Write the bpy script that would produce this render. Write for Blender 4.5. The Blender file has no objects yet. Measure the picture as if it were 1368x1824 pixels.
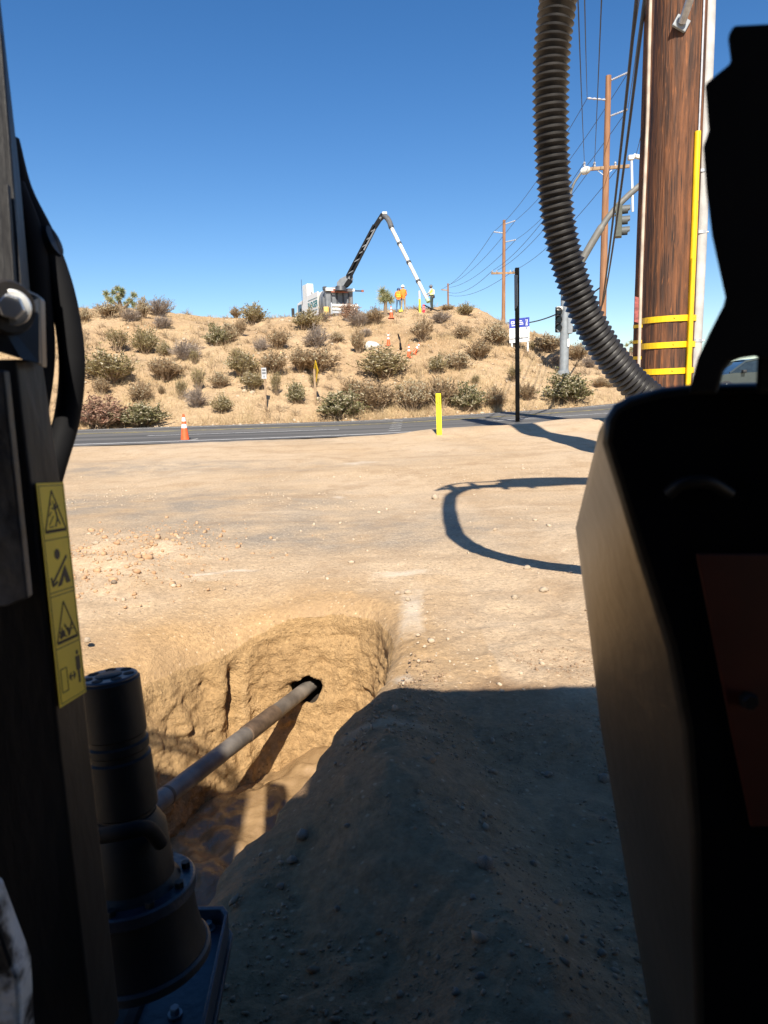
import bpy, bmesh, math, random
import numpy as np
from mathutils import Vector, Matrix
random.seed(7)
RNG = np.random.default_rng(11)
scene = bpy.context.scene
col = scene.collection
R_ = math.radians

# ------------------------------------------------------------------ camera
F, CX, CY = 1300.0, 684.0, 912.0            # focal length and centre in photo pixels (1368 x 1824)
PITCH, ROLL, EYE = R_(9.3), R_(1.55), 1.25
CAM = Vector((0, 0, EYE))
fw = Vector((0, math.cos(PITCH), -math.sin(PITCH)))
rt0, up0 = Vector((1, 0, 0)), Vector((0, math.sin(PITCH), math.cos(PITCH)))
rt = rt0 * math.cos(ROLL) - up0 * math.sin(ROLL)
up = up0 * math.cos(ROLL) + rt0 * math.sin(ROLL)
cam_d = bpy.data.cameras.new('camera')
cam = bpy.data.objects.new('camera', cam_d); col.objects.link(cam)
cam.matrix_world = Matrix(((rt.x, up.x, -fw.x, CAM.x), (rt.y, up.y, -fw.y, CAM.y), (rt.z, up.z, -fw.z, CAM.z), (0, 0, 0, 1)))
cam_d.sensor_fit = 'VERTICAL'; cam_d.sensor_height = 36.0; cam_d.lens = F / 1824 * 36
cam_d.clip_start = 0.02; cam_d.clip_end = 6000
cam_d.dof.use_dof = True; cam_d.dof.focus_distance = 9.0; cam_d.dof.aperture_fstop = 9.0
scene.camera = cam

# ------------------------------------------------------------------ sky, sun, exposure
SUN_EL = 43.0
SDX = -0.055                                  # sideways drift of shadows per metre away from the camera
light_dir = Vector((SDX, 1, -math.tan(R_(SUN_EL)))).normalized()
world = bpy.data.worlds.new('World'); scene.world = world; world.use_nodes = True
nt = world.node_tree
for n in list(nt.nodes): nt.nodes.remove(n)
wo = nt.nodes.new('ShaderNodeOutputWorld'); bg = nt.nodes.new('ShaderNodeBackground'); sk = nt.nodes.new('ShaderNodeTexSky')
sk.sky_type = 'NISHITA'; sk.sun_disc = False
sk.sun_elevation = R_(SUN_EL); sk.sun_rotation = R_(180 - 3)
sk.altitude = 900; sk.air_density = 1.0; sk.dust_density = 0.5; sk.ozone_density = 1.6
bg.inputs['Strength'].default_value = 0.078
hs_ = nt.nodes.new('ShaderNodeHueSaturation'); hs_.inputs['Saturation'].default_value = 1.33; hs_.inputs['Hue'].default_value = 0.505
nt.links.new(sk.outputs[0], hs_.inputs['Color']); nt.links.new(hs_.outputs[0], bg.inputs['Color']); nt.links.new(bg.outputs[0], wo.inputs['Surface'])
sun_d = bpy.data.lights.new('sun', 'SUN'); sun_d.energy = 5.0; sun_d.angle = R_(0.53); sun_d.color = (1.0, 0.93, 0.82)
sun = bpy.data.objects.new('sun', sun_d); col.objects.link(sun)
sun.rotation_euler = light_dir.to_track_quat('-Z', 'Y').to_euler(); sun.location = (2, -30, 30)
scene.view_settings.view_transform = 'Standard'; scene.view_settings.look = 'None'
scene.view_settings.exposure = 0.85; scene.view_settings.gamma = 1.0
scene.view_settings.use_curve_mapping = False
scene.render.engine = 'CYCLES'
scene.cycles.use_denoising = True
scene.cycles.max_bounces = 6; scene.cycles.diffuse_bounces = 4; scene.cycles.glossy_bounces = 3
scene.cycles.transparent_max_bounces = 4
scene.cycles.sample_clamp_indirect = 4.0

# ------------------------------------------------------------------ pixel helpers (photo pixel -> place)
def ray(px, py):
    return fw + rt * ((px - CX) / F) - up * ((py - CY) / F)
def PY(px, py, Y):                            # point on the pixel's ray at distance Y along the view axis on the ground
    d = ray(px, py); return CAM + d * (Y / d.y)
def GZ(px, py, z=0.0):                        # point on the pixel's ray at height z
    d = ray(px, py); return CAM + d * ((z - EYE) / d.z)

# ------------------------------------------------------------------ noise
def _h(ix, iy, iz, seed):
    n = (ix.astype(np.int64) * 374761393 + iy.astype(np.int64) * 668265263 + iz.astype(np.int64) * 2147483647 + seed * 1274126177) & 0xffffffff
    n = ((n ^ (n >> 13)) * 1274126177) & 0xffffffff
    n = ((n ^ (n >> 16)) * 2246822519) & 0xffffffff
    return ((n ^ (n >> 15)) & 0xffff) / 65535.0
def vnoise(x, y, z=None, seed=0):
    x = np.asarray(x, float); y = np.asarray(y, float)
    z = np.zeros_like(x) if z is None else np.asarray(z, float)
    fx, fy, fz = np.floor(x), np.floor(y), np.floor(z)
    tx, ty, tz = x - fx, y - fy, z - fz
    tx = tx * tx * (3 - 2 * tx); ty = ty * ty * (3 - 2 * ty); tz = tz * tz * (3 - 2 * tz)
    r = 0
    for dz in (0, 1):
        for dy in (0, 1):
            for dx in (0, 1):
                w = (tx if dx else 1 - tx) * (ty if dy else 1 - ty) * (tz if dz else 1 - tz)
                r = r + w * _h(fx + dx, fy + dy, fz + dz, seed)
    return r * 2 - 1
def fbm(x, y, z=None, oct=5, seed=0, gain=0.5, ridge=False):
    a, s, r = 1.0, 1.0, 0
    for k in range(oct):
        n = vnoise(np.asarray(x) * s, np.asarray(y) * s, None if z is None else np.asarray(z) * s, seed + k)
        if ridge: n = 1 - 2 * np.abs(n)
        r = r + a * n; a *= gain; s *= 2.03
    return r
def sstep(a, b, x):
    t = np.clip((np.asarray(x, float) - a) / (b - a), 0, 1); return t * t * (3 - 2 * t)

# ------------------------------------------------------------------ mesh builder
class MB:
    def __init__(s, M=None): s.v = []; s.f = []; s.m = []; s.M = M; s.mi = 0
    def add(s, vs, fs):
        b = len(s.v)
        for p in vs:
            p = Vector(p); s.v.append(s.M @ p if s.M else p)
        for f in fs: s.f.append([i + b for i in f]); s.m.append(s.mi)
    def box(s, c, size, R=None):
        hx, hy, hz = size[0] / 2, size[1] / 2, size[2] / 2
        vs = [Vector((x, y, z)) for z in (-hz, hz) for y in (-hy, hy) for x in (-hx, hx)]
        if R is not None: vs = [R @ v for v in vs]
        s.hexa([v + Vector(c) for v in vs])
    def hexa(s, v):   # 8 points: bottom (--,+-,-+,++) then top
        s.add(v, [(0, 2, 3, 1), (4, 5, 7, 6), (0, 1, 5, 4), (2, 6, 7, 3), (0, 4, 6, 2), (1, 3, 7, 5)])
    def bar(s, p0, p1, w, h, ref=(0, 0, 1)):
        p0, p1 = Vector(p0), Vector(p1); d = (p1 - p0).normalized(); ref = Vector(ref)
        if abs(d.dot(ref)) > 0.97: ref = Vector((1, 0, 0))
        a = d.cross(ref).normalized(); b = a.cross(d).normalized()
        vs = []
        for p in (p0, p1):
            for sy in (-1, 1):
                for sx in (-1, 1): vs.append(p + a * (w / 2 * sx) + b * (h / 2 * sy))
        s.hexa(vs)
    def tube(s, pts, rad, n=12, caps=True):
        pts = [Vector(p) for p in pts]; m = len(pts)
        if not hasattr(rad, '__len__'): rad = [rad] * m
        vs, fs = [], []; a = None
        for i, p in enumerate(pts):
            d = (pts[min(i + 1, m - 1)] - pts[max(i - 1, 0)])
            if d.length < 1e-9: d = Vector((0, 0, 1))
            d.normalize()
            if a is None:
                r = Vector((0, 0, 1)) if abs(d.z) < 0.9 else Vector((1, 0, 0)); a = d.cross(r).normalized()
            else:
                a = (a - d * a.dot(d)); a = a.normalized() if a.length > 1e-6 else d.orthogonal().normalized()
            b = d.cross(a)
            for k in range(n):
                t = 2 * math.pi * k / n; vs.append(p + (a * math.cos(t) + b * math.sin(t)) * rad[i])
        for i in range(m - 1):
            for k in range(n):
                k2 = (k + 1) % n; fs.append((i * n + k, i * n + k2, (i + 1) * n + k2, (i + 1) * n + k))
        if caps: fs.append(tuple(range(n - 1, -1, -1))); fs.append(tuple((m - 1) * n + k for k in range(n)))
        s.add(vs, fs)
    def cyl(s, p0, p1, r0, r1=None, n=16): s.tube([p0, p1], [r0, r0 if r1 is None else r1], n)
    def lathe(s, axis0, axis1, prof, n=24):   # prof: (t along axis 0..1, radius)
        a0, a1 = Vector(axis0), Vector(axis1); d = (a1 - a0).normalized(); a = d.orthogonal().normalized(); b = d.cross(a)
        vs, fs = [], []
        for t, r in prof:
            c = a0.lerp(a1, t)
            for k in range(n):
                q = 2 * math.pi * k / n; vs.append(c + (a * math.cos(q) + b * math.sin(q)) * max(r, 1e-5))
        for i in range(len(prof) - 1):
            for k in range(n):
                k2 = (k + 1) % n; fs.append((i * n + k, i * n + k2, (i + 1) * n + k2, (i + 1) * n + k))
        fs.append(tuple(range(n - 1, -1, -1))); fs.append(tuple((len(prof) - 1) * n + k for k in range(n)))
        s.add(vs, fs)
    def rings(s, A, B, caps=True):            # bridge two equal rings
        n = len(A); fs = [(k, (k + 1) % n, n + (k + 1) % n, n + k) for k in range(n)]
        if caps: fs += [tuple(range(n - 1, -1, -1)), tuple(range(n, 2 * n))]
        s.add(list(A) + list(B), fs)
    def poly(s, pts): s.add(pts, [tuple(range(len(pts)))])
    def prism(s, pts, off): pts = [Vector(p) for p in pts]; off = Vector(off); s.rings(pts, [p + off for p in pts])
    def build(s, name, mats, parent=None, smooth=False, bevel=0, seg=2, origin=None, angle=40):
        base = Vector((0, 0, 0))
        if parent is not None:
            q = parent
            while q is not None: base += q.location; q = q.parent
        if origin is not None: base = Vector(origin)
        me = bpy.data.meshes.new(name)
        me.from_pydata([tuple(v - base) for v in s.v], [], s.f)
        for m in (mats if isinstance(mats, (list, tuple)) else [mats]): me.materials.append(m)
        me.polygons.foreach_set('material_index', s.m)
        bm = bmesh.new(); bm.from_mesh(me)
        bmesh.ops.recalc_face_normals(bm, faces=bm.faces)
        if bevel:
            bm.edges.ensure_lookup_table()
            es = [e for e in bm.edges if len(e.link_faces) == 2 and e.calc_face_angle(0) > 0.5]
            bmesh.ops.bevel(bm, geom=es, offset=bevel, segments=seg, profile=0.5, affect='EDGES', clamp_overlap=True)
        bm.to_mesh(me); bm.free()
        if smooth: smooth_mesh(me, angle)
        o = bpy.data.objects.new(name, me); col.objects.link(o)
        if parent is not None: o.parent = parent
        if origin is not None: o.location = base
        return o
def smooth_mesh(me, angle=40):
    me.polygons.foreach_set('use_smooth', [True] * len(me.polygons)); me.set_sharp_from_angle(angle=R_(angle))
def tag(o, label=None, cat=None, group=None, kind=None):
    for k, v in (('label', label), ('category', cat), ('group', group), ('kind', kind)):
        if v: o[k] = v
    return o
def thing(name, label, cat, loc=(0, 0, 0), group=None):
    o = bpy.data.objects.new(name, None); o.empty_display_size = 0.2; col.objects.link(o); o.location = loc
    return tag(o, label, cat, group)
def np_mesh(name, V, Fq, mats, smooth=True):
    me = bpy.data.meshes.new(name)
    V = np.asarray(V, np.float32); Fq = np.asarray(Fq, np.int32); k = Fq.shape[1]
    me.vertices.add(len(V)); me.vertices.foreach_set('co', V.ravel())
    me.loops.add(Fq.size); me.loops.foreach_set('vertex_index', Fq.ravel())
    me.polygons.add(len(Fq)); me.polygons.foreach_set('loop_start', np.arange(0, Fq.size, k, dtype=np.int32))
    me.polygons.foreach_set('loop_total', np.full(len(Fq), k, np.int32))
    for m in (mats if isinstance(mats, (list, tuple)) else [mats]): me.materials.append(m)
    me.update(calc_edges=True); me.validate()
    if smooth: me.polygons.foreach_set('use_smooth', np.ones(len(me.polygons), bool))
    return me
def copy_tree(o, parent=None):
    c = o.copy(); col.objects.link(c); c.parent = parent
    for ch in o.children: copy_tree(ch, c)
    return c
def cr(pts, n=8):                             # Catmull-Rom through points
    pts = [Vector(p) for p in pts]; P = [pts[0] * 2 - pts[1]] + pts + [pts[-1] * 2 - pts[-2]]; out = []
    for i in range(1, len(P) - 2):
        for k in range(n):
            t = k / n; p0, p1, p2, p3 = P[i - 1], P[i], P[i + 1], P[i + 2]
            out.append(0.5 * (2 * p1 + (p2 - p0) * t + (2 * p0 - 5 * p1 + 4 * p2 - p3) * t * t + (3 * p1 - p0 - 3 * p2 + p3) * t ** 3))
    return out + [pts[-1]]

# ------------------------------------------------------------------ materials
def nodes_of(m): return m.node_tree.nodes, m.node_tree.links
def mat(name, c, rough=0.6, metal=0.0, var=0.25, scale=6.0, bump=0.0, bscale=60.0, c2=None, stretch=None, spec=0.5, detail=5, rvar=0.0, world_co=False, ramp=(0.35, 0.65), coat=0.0):
    m = bpy.data.materials.new(name); m.use_nodes = True; N, L = nodes_of(m)
    b = N['Principled BSDF']; b.inputs['Roughness'].default_value = rough; b.inputs['Metallic'].default_value = metal
    b.inputs['Specular IOR Level'].default_value = spec; b.inputs['Coat Weight'].default_value = coat
    if world_co: co = N.new('ShaderNodeNewGeometry').outputs['Position']
    else: co = N.new('ShaderNodeTexCoord').outputs['Object']
    if stretch:
        mp = N.new('ShaderNodeMapping'); mp.inputs['Scale'].default_value = stretch; L.new(co, mp.inputs['Vector']); co = mp.outputs[0]
    nz = N.new('ShaderNodeTexNoise'); nz.inputs['Scale'].default_value = scale; nz.inputs['Detail'].default_value = detail; L.new(co, nz.inputs['Vector'])
    rp = N.new('ShaderNodeValToRGB'); rp.color_ramp.elements[0].position = ramp[0]; rp.color_ramp.elements[1].position = ramp[1]
    lo = [x * (1 - var) for x in c]; hi = c2 if c2 else [min(1, x * (1 + var)) for x in c]
    rp.color_ramp.elements[0].color = (*(c if c2 else lo), 1); rp.color_ramp.elements[1].color = (*hi, 1)
    L.new(nz.outputs['Fac'], rp.inputs[0]); L.new(rp.outputs[0], b.inputs['Base Color'])
    if rvar:
        mr = N.new('ShaderNodeMapRange'); mr.inputs['To Min'].default_value = max(0.02, rough - rvar); mr.inputs['To Max'].default_value = min(1, rough + rvar)
        L.new(nz.outputs['Fac'], mr.inputs['Value']); L.new(mr.outputs[0], b.inputs['Roughness'])
    if bump:
        n2 = N.new('ShaderNodeTexNoise'); n2.inputs['Scale'].default_value = bscale; n2.inputs['Detail'].default_value = 6; L.new(co, n2.inputs['Vector'])
        bp = N.new('ShaderNodeBump'); bp.inputs['Strength'].default_value = bump; bp.inputs['Distance'].default_value = 0.02
        L.new(n2.outputs['Fac'], bp.inputs['Height']); L.new(bp.outputs[0], b.inputs['Normal'])
    return m

def soil(name, tan, pale, dark, grey, marks=(), hill=False, bump=0.6):
    m = bpy.data.materials.new(name); m.use_nodes = True; N, L = nodes_of(m)
    b = N['Principled BSDF']; b.inputs['Roughness'].default_value = 0.95; b.inputs['Specular IOR Level'].default_value = 0.15
    pos = N.new('ShaderNodeNewGeometry').outputs['Position']
    def noise(sc, det=6, rough=0.55, st=None):
        v = pos
        if st:
            mp = N.new('ShaderNodeMapping'); mp.inputs['Scale'].default_value = st; L.new(pos, mp.inputs['Vector']); v = mp.outputs[0]
        n = N.new('ShaderNodeTexNoise'); n.inputs['Scale'].default_value = sc; n.inputs['Detail'].default_value = det
        n.inputs['Roughness'].default_value = rough; L.new(v, n.inputs['Vector']); return n.outputs['Fac']
    def rng(v, a, c_, lo=0.0, hi=1.0):
        r = N.new('ShaderNodeMapRange'); r.inputs['From Min'].default_value = a; r.inputs['From Max'].default_value = c_
        r.inputs['To Min'].default_value = lo; r.inputs['To Max'].default_value = hi; L.new(v, r.inputs['Value']); return r.outputs[0]
    def mix(f, a, c_, blend='MIX'):
        x = N.new('ShaderNodeMix'); x.data_type = 'RGBA'; x.blend_type = blend
        if hasattr(f, 'links'): L.new(f, x.inputs[0])
        else: x.inputs[0].default_value = f
        for s_, q in ((6, a), (7, c_)):
            if hasattr(q, 'links'): L.new(q, x.inputs[s_])
            else: x.inputs[s_].default_value = (*q, 1)
        return x.outputs[2]
    def math_(op, a, c_=0.0):
        x = N.new('ShaderNodeMath'); x.operation = op
        for s_, q in ((0, a), (1, c_)):
            if hasattr(q, 'links'): L.new(q, x.inputs[s_])
            else: x.inputs[s_].default_value = q
        return x.outputs[0]
    big = noise(0.33 if not hill else 0.16, 6, 0.6, (1, 0.55, 1))
    c = mix(rng(big, 0.36, 0.66), tan, pale)
    c = mix(rng(noise(2.3, 8, 0.65, (1, 0.6, 1)), 0.5, 0.75, 0, 0.75), c, dark)
    if not hill:
        at = N.new('ShaderNodeAttribute'); at.attribute_name = 'gravel'
        sp = noise(55, 3, 0.8)
        g = mix(rng(sp, 0.4, 0.62), grey, tuple(x * 1.5 for x in grey))
        af = N.new('ShaderNodeAttribute'); af.attribute_name = 'fresh'
        c = mix(af.outputs['Fac'], c, (0.43, 0.275, 0.135)) if marks else c
        ad = N.new('ShaderNodeAttribute'); ad.attribute_name = 'shade_tint'
        c = mix(math_('MULTIPLY', ad.outputs['Fac'], 0.8), c, (0.225, 0.135, 0.07))  # soil colour darkened here to deepen the shade under the canopy
        c = mix(math_('MULTIPLY', at.outputs['Fac'], rng(noise(1.6, 7, 0.65), 0.34, 0.62)), c, g)
    fine = noise(38 if not hill else 9, 6, 0.75)
    vo = N.new('ShaderNodeTexVoronoi'); vo.inputs['Scale'].default_value = 42 if not hill else 5; L.new(pos, vo.inputs['Vector'])
    sx = N.new('ShaderNodeSeparateColor'); L.new(vo.outputs['Color'], sx.inputs[0])
    grain = math_('MULTIPLY', rng(vo.outputs['Distance'], 0.34, 0.16), rng(sx.outputs[0], 0.72, 0.78))
    c = mix(math_('MULTIPLY', grain, 0.55), c, tuple(x * 0.45 for x in dark))
    grain2 = math_('MULTIPLY', rng(vo.outputs['Distance'], 0.34, 0.16), rng(sx.outputs[1], 0.80, 0.86))
    c = mix(math_('MULTIPLY', grain2, 0.6), c, tuple(min(1, x * 1.35) for x in pale))
    if not hill: c = mix(math_('MULTIPLY', ad.outputs['Fac'], 0.6), c, (0.235, 0.14, 0.072))  # the same painted shade again, laid over the grain
    mul = N.new('ShaderNodeVectorMath'); mul.operation = 'SCALE'; L.new(c, mul.inputs[0]); L.new(rng(fine, 0.25, 0.75, 0.62, 1.38), mul.inputs['Scale'])
    c = mul.outputs[0]
    for (ax, ay, bx, by, w) in marks:         # sprayed chalk dashes on the dirt
        d = Vector((bx - ax, by - ay)); l = d.length; d /= l
        dp = N.new('ShaderNodeVectorMath'); dp.operation = 'DOT_PRODUCT'; dp.inputs[1].default_value = (d.x, d.y, 0)
        dq = N.new('ShaderNodeVectorMath'); dq.operation = 'DOT_PRODUCT'; dq.inputs[1].default_value = (-d.y, d.x, 0)
        sb = N.new('ShaderNodeVectorMath'); sb.operation = 'SUBTRACT'; sb.inputs[1].default_value = ((ax + bx) / 2, (ay + by) / 2, 0)
        L.new(pos, sb.inputs[0]); L.new(sb.outputs[0], dp.inputs[0]); L.new(sb.outputs[0], dq.inputs[0])
        u = math_('DIVIDE', math_('ABSOLUTE', dp.outputs['Value']), l / 2); v = math_('DIVIDE', math_('ABSOLUTE', dq.outputs['Value']), w)
        r = math_('ADD', math_('MAXIMUM', u, v), math_('MULTIPLY', math_('SUBTRACT', noise(9, 6, 0.75), 0.5), 1.5))
        c = mix(rng(r, 1.2, 0.25, 0, 0.45), c, (0.74, 0.66, 0.54))
    if not hill and not marks:                # scrape streaks down the cut faces
        c = mix(rng(noise(5.5, 3, 0.5, (1, 1, 0.07)), 0.60, 0.70, 0, 0.4), c, tuple(min(1, x * 1.25) for x in pale))
    if marks:                                 # wheel-track bands across the lot
        c = mix(rng(noise(1.1, 5, 0.6, (0.22, 1.6, 1)), 0.54, 0.70, 0, 0.4), c, tuple(x * 0.9 for x in dark))
        for (tx, ty, tr__) in ((11.0, 3.0, 11.6), (11.0, 3.0, 13.3), (-14.0, 6.5, 15.2)):   # faint wheel arcs
            sb2 = N.new('ShaderNodeVectorMath'); sb2.operation = 'DISTANCE'; sb2.inputs[1].default_value = (tx, ty, 0); L.new(pos, sb2.inputs[0])
            band = rng(math_('ABSOLUTE', math_('SUBTRACT', sb2.outputs['Value'], tr__)), 0.22, 0.10)
            c = mix(math_('MULTIPLY', band, rng(noise(6, 5, 0.7), 0.35, 0.7, 0.0, 0.5)), c, tuple(x * 0.95 for x in dark))
        c = mix(rng(noise(1.7, 5, 0.6, (0.18, 1.2, 1)), 0.60, 0.74, 0, 0.5), c, tuple(min(1, x * 1.12) for x in pale))
    L.new(c, b.inputs['Base Color'])
    h = math_('ADD', math_('ADD', noise(7, 9, 0.7), math_('MULTIPLY', noise(26, 6, 0.75), 0.4)), math_('MULTIPLY', noise(80, 4, 0.7), 0.3))
    bp = N.new('ShaderNodeBump'); bp.inputs['Strength'].default_value = bump; bp.inputs['Distance'].default_value = 0.05 if not hill else 0.12
    L.new(h, bp.inputs['Height']); L.new(bp.outputs[0], b.inputs['Normal'])
    return m

m_black = mat('black_paint', (0.006, 0.0065, 0.009), 0.5, var=0.5, scale=9, c2=(0.014, 0.013, 0.012), bump=0.08, bscale=25, rvar=0.1, spec=0.22)
m_worn = mat('worn_black_steel', (0.012, 0.013, 0.016), 0.5, scale=7, c2=(0.16, 0.15, 0.14), ramp=(0.55, 0.72), bump=0.25, bscale=18, rvar=0.2)
m_dusty = mat('dusty_grey_steel', (0.010, 0.0095, 0.010), 0.5, scale=5, c2=(0.028, 0.024, 0.022), bump=0.1, stretch=(1, 1, 0.3), spec=0.25)
m_cowl = mat('cowl_bounce_tint', (0.016, 0.0125, 0.009), 0.34, scale=3.5, c2=(0.038, 0.029, 0.020), bump=0.05, bscale=40, rvar=0.08)  # warm tint puts light reflected off the ground into the cowl side
m_rubber = mat('black_rubber', (0.008, 0.008, 0.009), 0.75, var=0.4, spec=0.15)
m_steel = mat('bright_steel', (0.8, 0.8, 0.78), 0.35, 0.6, var=0.15, scale=20, rvar=0.1)
m_galv = mat('galvanised_steel', (0.46, 0.48, 0.50), 0.5, 0.5, var=0.15, scale=14)
m_sticker = mat('yellow_vinyl', (0.80, 0.58, 0.02), 0.45, var=0.12, scale=12)
m_ink = mat('black_print', (0.02, 0.016, 0.012), 0.6, var=0.2)
m_orange_panel = mat('orange_panel', (0.07, 0.010, 0.004), 0.5, var=0.3)
m_rod = mat('scuffed_drill_steel', (0.11, 0.095, 0.08), 0.55, 0.25, scale=7, c2=(0.25, 0.215, 0.175), bump=0.1, rvar=0.15)
m_rodmud = mat('mud_smear', (0.10, 0.065, 0.04), 0.6, var=0.35, scale=20)
m_hose = mat('vacuum_hose_black', (0.012, 0.011, 0.0105), 0.38, scale=10, c2=(0.026, 0.023, 0.020), spec=0.6, rvar=0.08)
m_wood = mat('creosoted_pole_wood', (0.042, 0.018, 0.009), 0.8, scale=2.6, c2=(0.19, 0.070, 0.024), stretch=(7, 7, 0.5), bump=1.0, bscale=6.0, ramp=(0.38, 0.72), detail=12)
m_yellow = mat('safety_yellow', (0.80, 0.50, 0.006), 0.45, var=0.1, scale=6)
def flecks(m, c, scale, st, a, b_):
    N, L = nodes_of(m); b = N['Principled BSDF']; src = b.inputs['Base Color'].links[0].from_socket
    mp = N.new('ShaderNodeMapping'); mp.inputs['Scale'].default_value = st; L.new(N.new('ShaderNodeTexCoord').outputs['Object'], mp.inputs['Vector'])
    nz = N.new('ShaderNodeTexNoise'); nz.inputs['Scale'].default_value = scale; nz.inputs['Detail'].default_value = 6; L.new(mp.outputs[0], nz.inputs['Vector'])
    mr = N.new('ShaderNodeMapRange'); mr.inputs['From Min'].default_value = a; mr.inputs['From Max'].default_value = b_; L.new(nz.outputs['Fac'], mr.inputs['Value'])
    x = N.new('ShaderNodeMix'); x.data_type = 'RGBA'; L.new(mr.outputs[0], x.inputs[0]); L.new(src, x.inputs[6]); x.inputs[7].default_value = (*c, 1); L.new(x.outputs[2], b.inputs['Base Color'])
flecks(m_wood, (0.28, 0.10, 0.03), 3.0, (9, 9, 1.3), 0.60, 0.76)
flecks(m_wood, (0.012, 0.006, 0.004), 4.0, (12, 12, 0.35), 0.60, 0.66)
flecks(m_yellow, (0.30, 0.17, 0.03), 7.0, (1, 1, 1), 0.64, 0.78)
m_wood_far = mat('weathered_pole_wood', (0.19, 0.085, 0.04), 0.85, scale=2.0, c2=(0.33, 0.17, 0.085), stretch=(3, 3, 0.3), bump=0.2)
m_arm = mat('crossarm_wood', (0.24, 0.15, 0.08), 0.85, scale=4, c2=(0.36, 0.25, 0.15))
m_moulding = mat('pale_conduit_strip', (0.45, 0.37, 0.29), 0.7, var=0.2, scale=3)
m_conduit = mat('grey_conduit', (0.40, 0.39, 0.37), 0.55, var=0.15, scale=4, bump=0.05)
m_marker = mat('marker_yellow', (0.80, 0.66, 0.02), 0.5, var=0.06, scale=6)
m_cone = mat('cone_orange', (0.78, 0.115, 0.03), 0.5, var=0.12, scale=8)
m_white = mat('white_paint', (0.72, 0.72, 0.70), 0.45, var=0.08, scale=6)
m_cream = mat('dusty_white', (0.62, 0.60, 0.54), 0.6, var=0.2, scale=4)
m_post = mat('black_post_paint', (0.004, 0.0035, 0.003), 0.9, var=0.5, scale=8, spec=0.1)
m_signal = mat('signal_olive', (0.075, 0.08, 0.06), 0.55, var=0.15)
m_sigblk = mat('signal_black', (0.02, 0.02, 0.02), 0.6, var=0.2)
m_signalpole = mat('signal_pole_grey', (0.25, 0.27, 0.28), 0.55, 0.2, var=0.12, scale=4)
m_armgrey = mat('mast_arm_grey', (0.14, 0.135, 0.12), 0.6, var=0.12, scale=4)
m_lens = mat('dark_lens', (0.03, 0.035, 0.03), 0.15, var=0.3)
m_blue = mat('sign_blue', (0.03, 0.05, 0.33), 0.5, var=0.08)
m_signwhite = mat('sign_white', (0.74, 0.74, 0.73), 0.5, var=0.04)
m_grey = mat('machine_grey', (0.16, 0.17, 0.18), 0.5, var=0.15, scale=3)
m_dkgrey = mat('machine_dark_grey', (0.05, 0.052, 0.058), 0.5, var=0.2, scale=3)
m_teal = mat('teal_print', (0.01, 0.16, 0.17), 0.5, var=0.05)
m_glass = mat('dark_glass', (0.02, 0.03, 0.035), 0.08, var=0.2, spec=0.8)
m_car = mat('car_paint_grey_green', (0.055, 0.068, 0.068), 0.3, 0.3, var=0.06, coat=0.6)
m_tyre = mat('tyre_rubber', (0.02, 0.02, 0.02), 0.85, var=0.2)
m_skin = mat('skin', (0.42, 0.24, 0.16), 0.6, var=0.1)
m_hivis = mat('hi_vis_orange', (0.85, 0.22, 0.02), 0.75, var=0.1)
m_hivisy = mat('hi_vis_yellow', (0.75, 0.66, 0.05), 0.7, var=0.1)
m_jeans = mat('denim', (0.09, 0.15, 0.24), 0.85, var=0.2, scale=12)
m_khaki = mat('khaki', (0.33, 0.24, 0.14), 0.85, var=0.2, scale=12)
m_dkgreen = mat('dark_green_cloth', (0.035, 0.05, 0.045), 0.85, var=0.2)
m_shirt = mat('pale_shirt', (0.6, 0.57, 0.5), 0.8, var=0.1)
m_navy = mat('navy_plastic', (0.03, 0.05, 0.11), 0.4, var=0.1)
m_boot = mat('boot_leather', (0.05, 0.035, 0.025), 0.8, var=0.2)
m_red = mat('red_plastic', (0.62, 0.03, 0.06), 0.45, var=0.1)
m_wire = mat('wire', (0.035, 0.035, 0.045), 0.6, var=0.1)
m_insul = mat('grey_insulator', (0.36, 0.36, 0.38), 0.5, var=0.1)
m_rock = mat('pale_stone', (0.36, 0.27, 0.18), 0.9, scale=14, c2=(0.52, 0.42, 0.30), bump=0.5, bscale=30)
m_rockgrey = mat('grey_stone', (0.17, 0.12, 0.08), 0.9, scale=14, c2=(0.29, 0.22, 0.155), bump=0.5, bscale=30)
m_asphalt = mat('asphalt', (0.078, 0.075, 0.072), 0.9, scale=0.6, c2=(0.15, 0.142, 0.13), bump=0.35, bscale=90, world_co=True, stretch=(0.14, 1.3, 1), detail=8, spec=0.3)
m_line = mat('road_paint', (0.40, 0.39, 0.37), 0.8, scale=3.0, c2=(0.74, 0.73, 0.70), world_co=True, ramp=(0.3, 0.5), detail=8)
m_yline = mat('road_paint_yellow', (0.22, 0.19, 0.10), 0.8, scale=2.5, c2=(0.62, 0.48, 0.12), world_co=True, ramp=(0.4, 0.6), detail=8)
m_mud = mat('wet_mud', (0.20, 0.125, 0.06), 0.28, scale=5, c2=(0.31, 0.20, 0.10), bump=0.5, bscale=22, world_co=True, rvar=0.18, detail=6, spec=0.6)
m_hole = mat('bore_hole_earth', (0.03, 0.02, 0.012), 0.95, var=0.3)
m_void = mat('matt_black', (0.004, 0.0042, 0.006), 0.9, var=0.3, spec=0.03)
m_boom = mat('boom_black', (0.008, 0.0085, 0.010), 0.7, var=0.25, scale=3, spec=0.15)
m_trunk = mat('joshua_bark', (0.16, 0.11, 0.07), 0.9, scale=18, c2=(0.27, 0.2, 0.13), bump=0.5)
m_spike = mat('joshua_leaf', (0.13, 0.17, 0.07), 0.6, scale=2.5, c2=(0.42, 0.38, 0.2))
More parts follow.
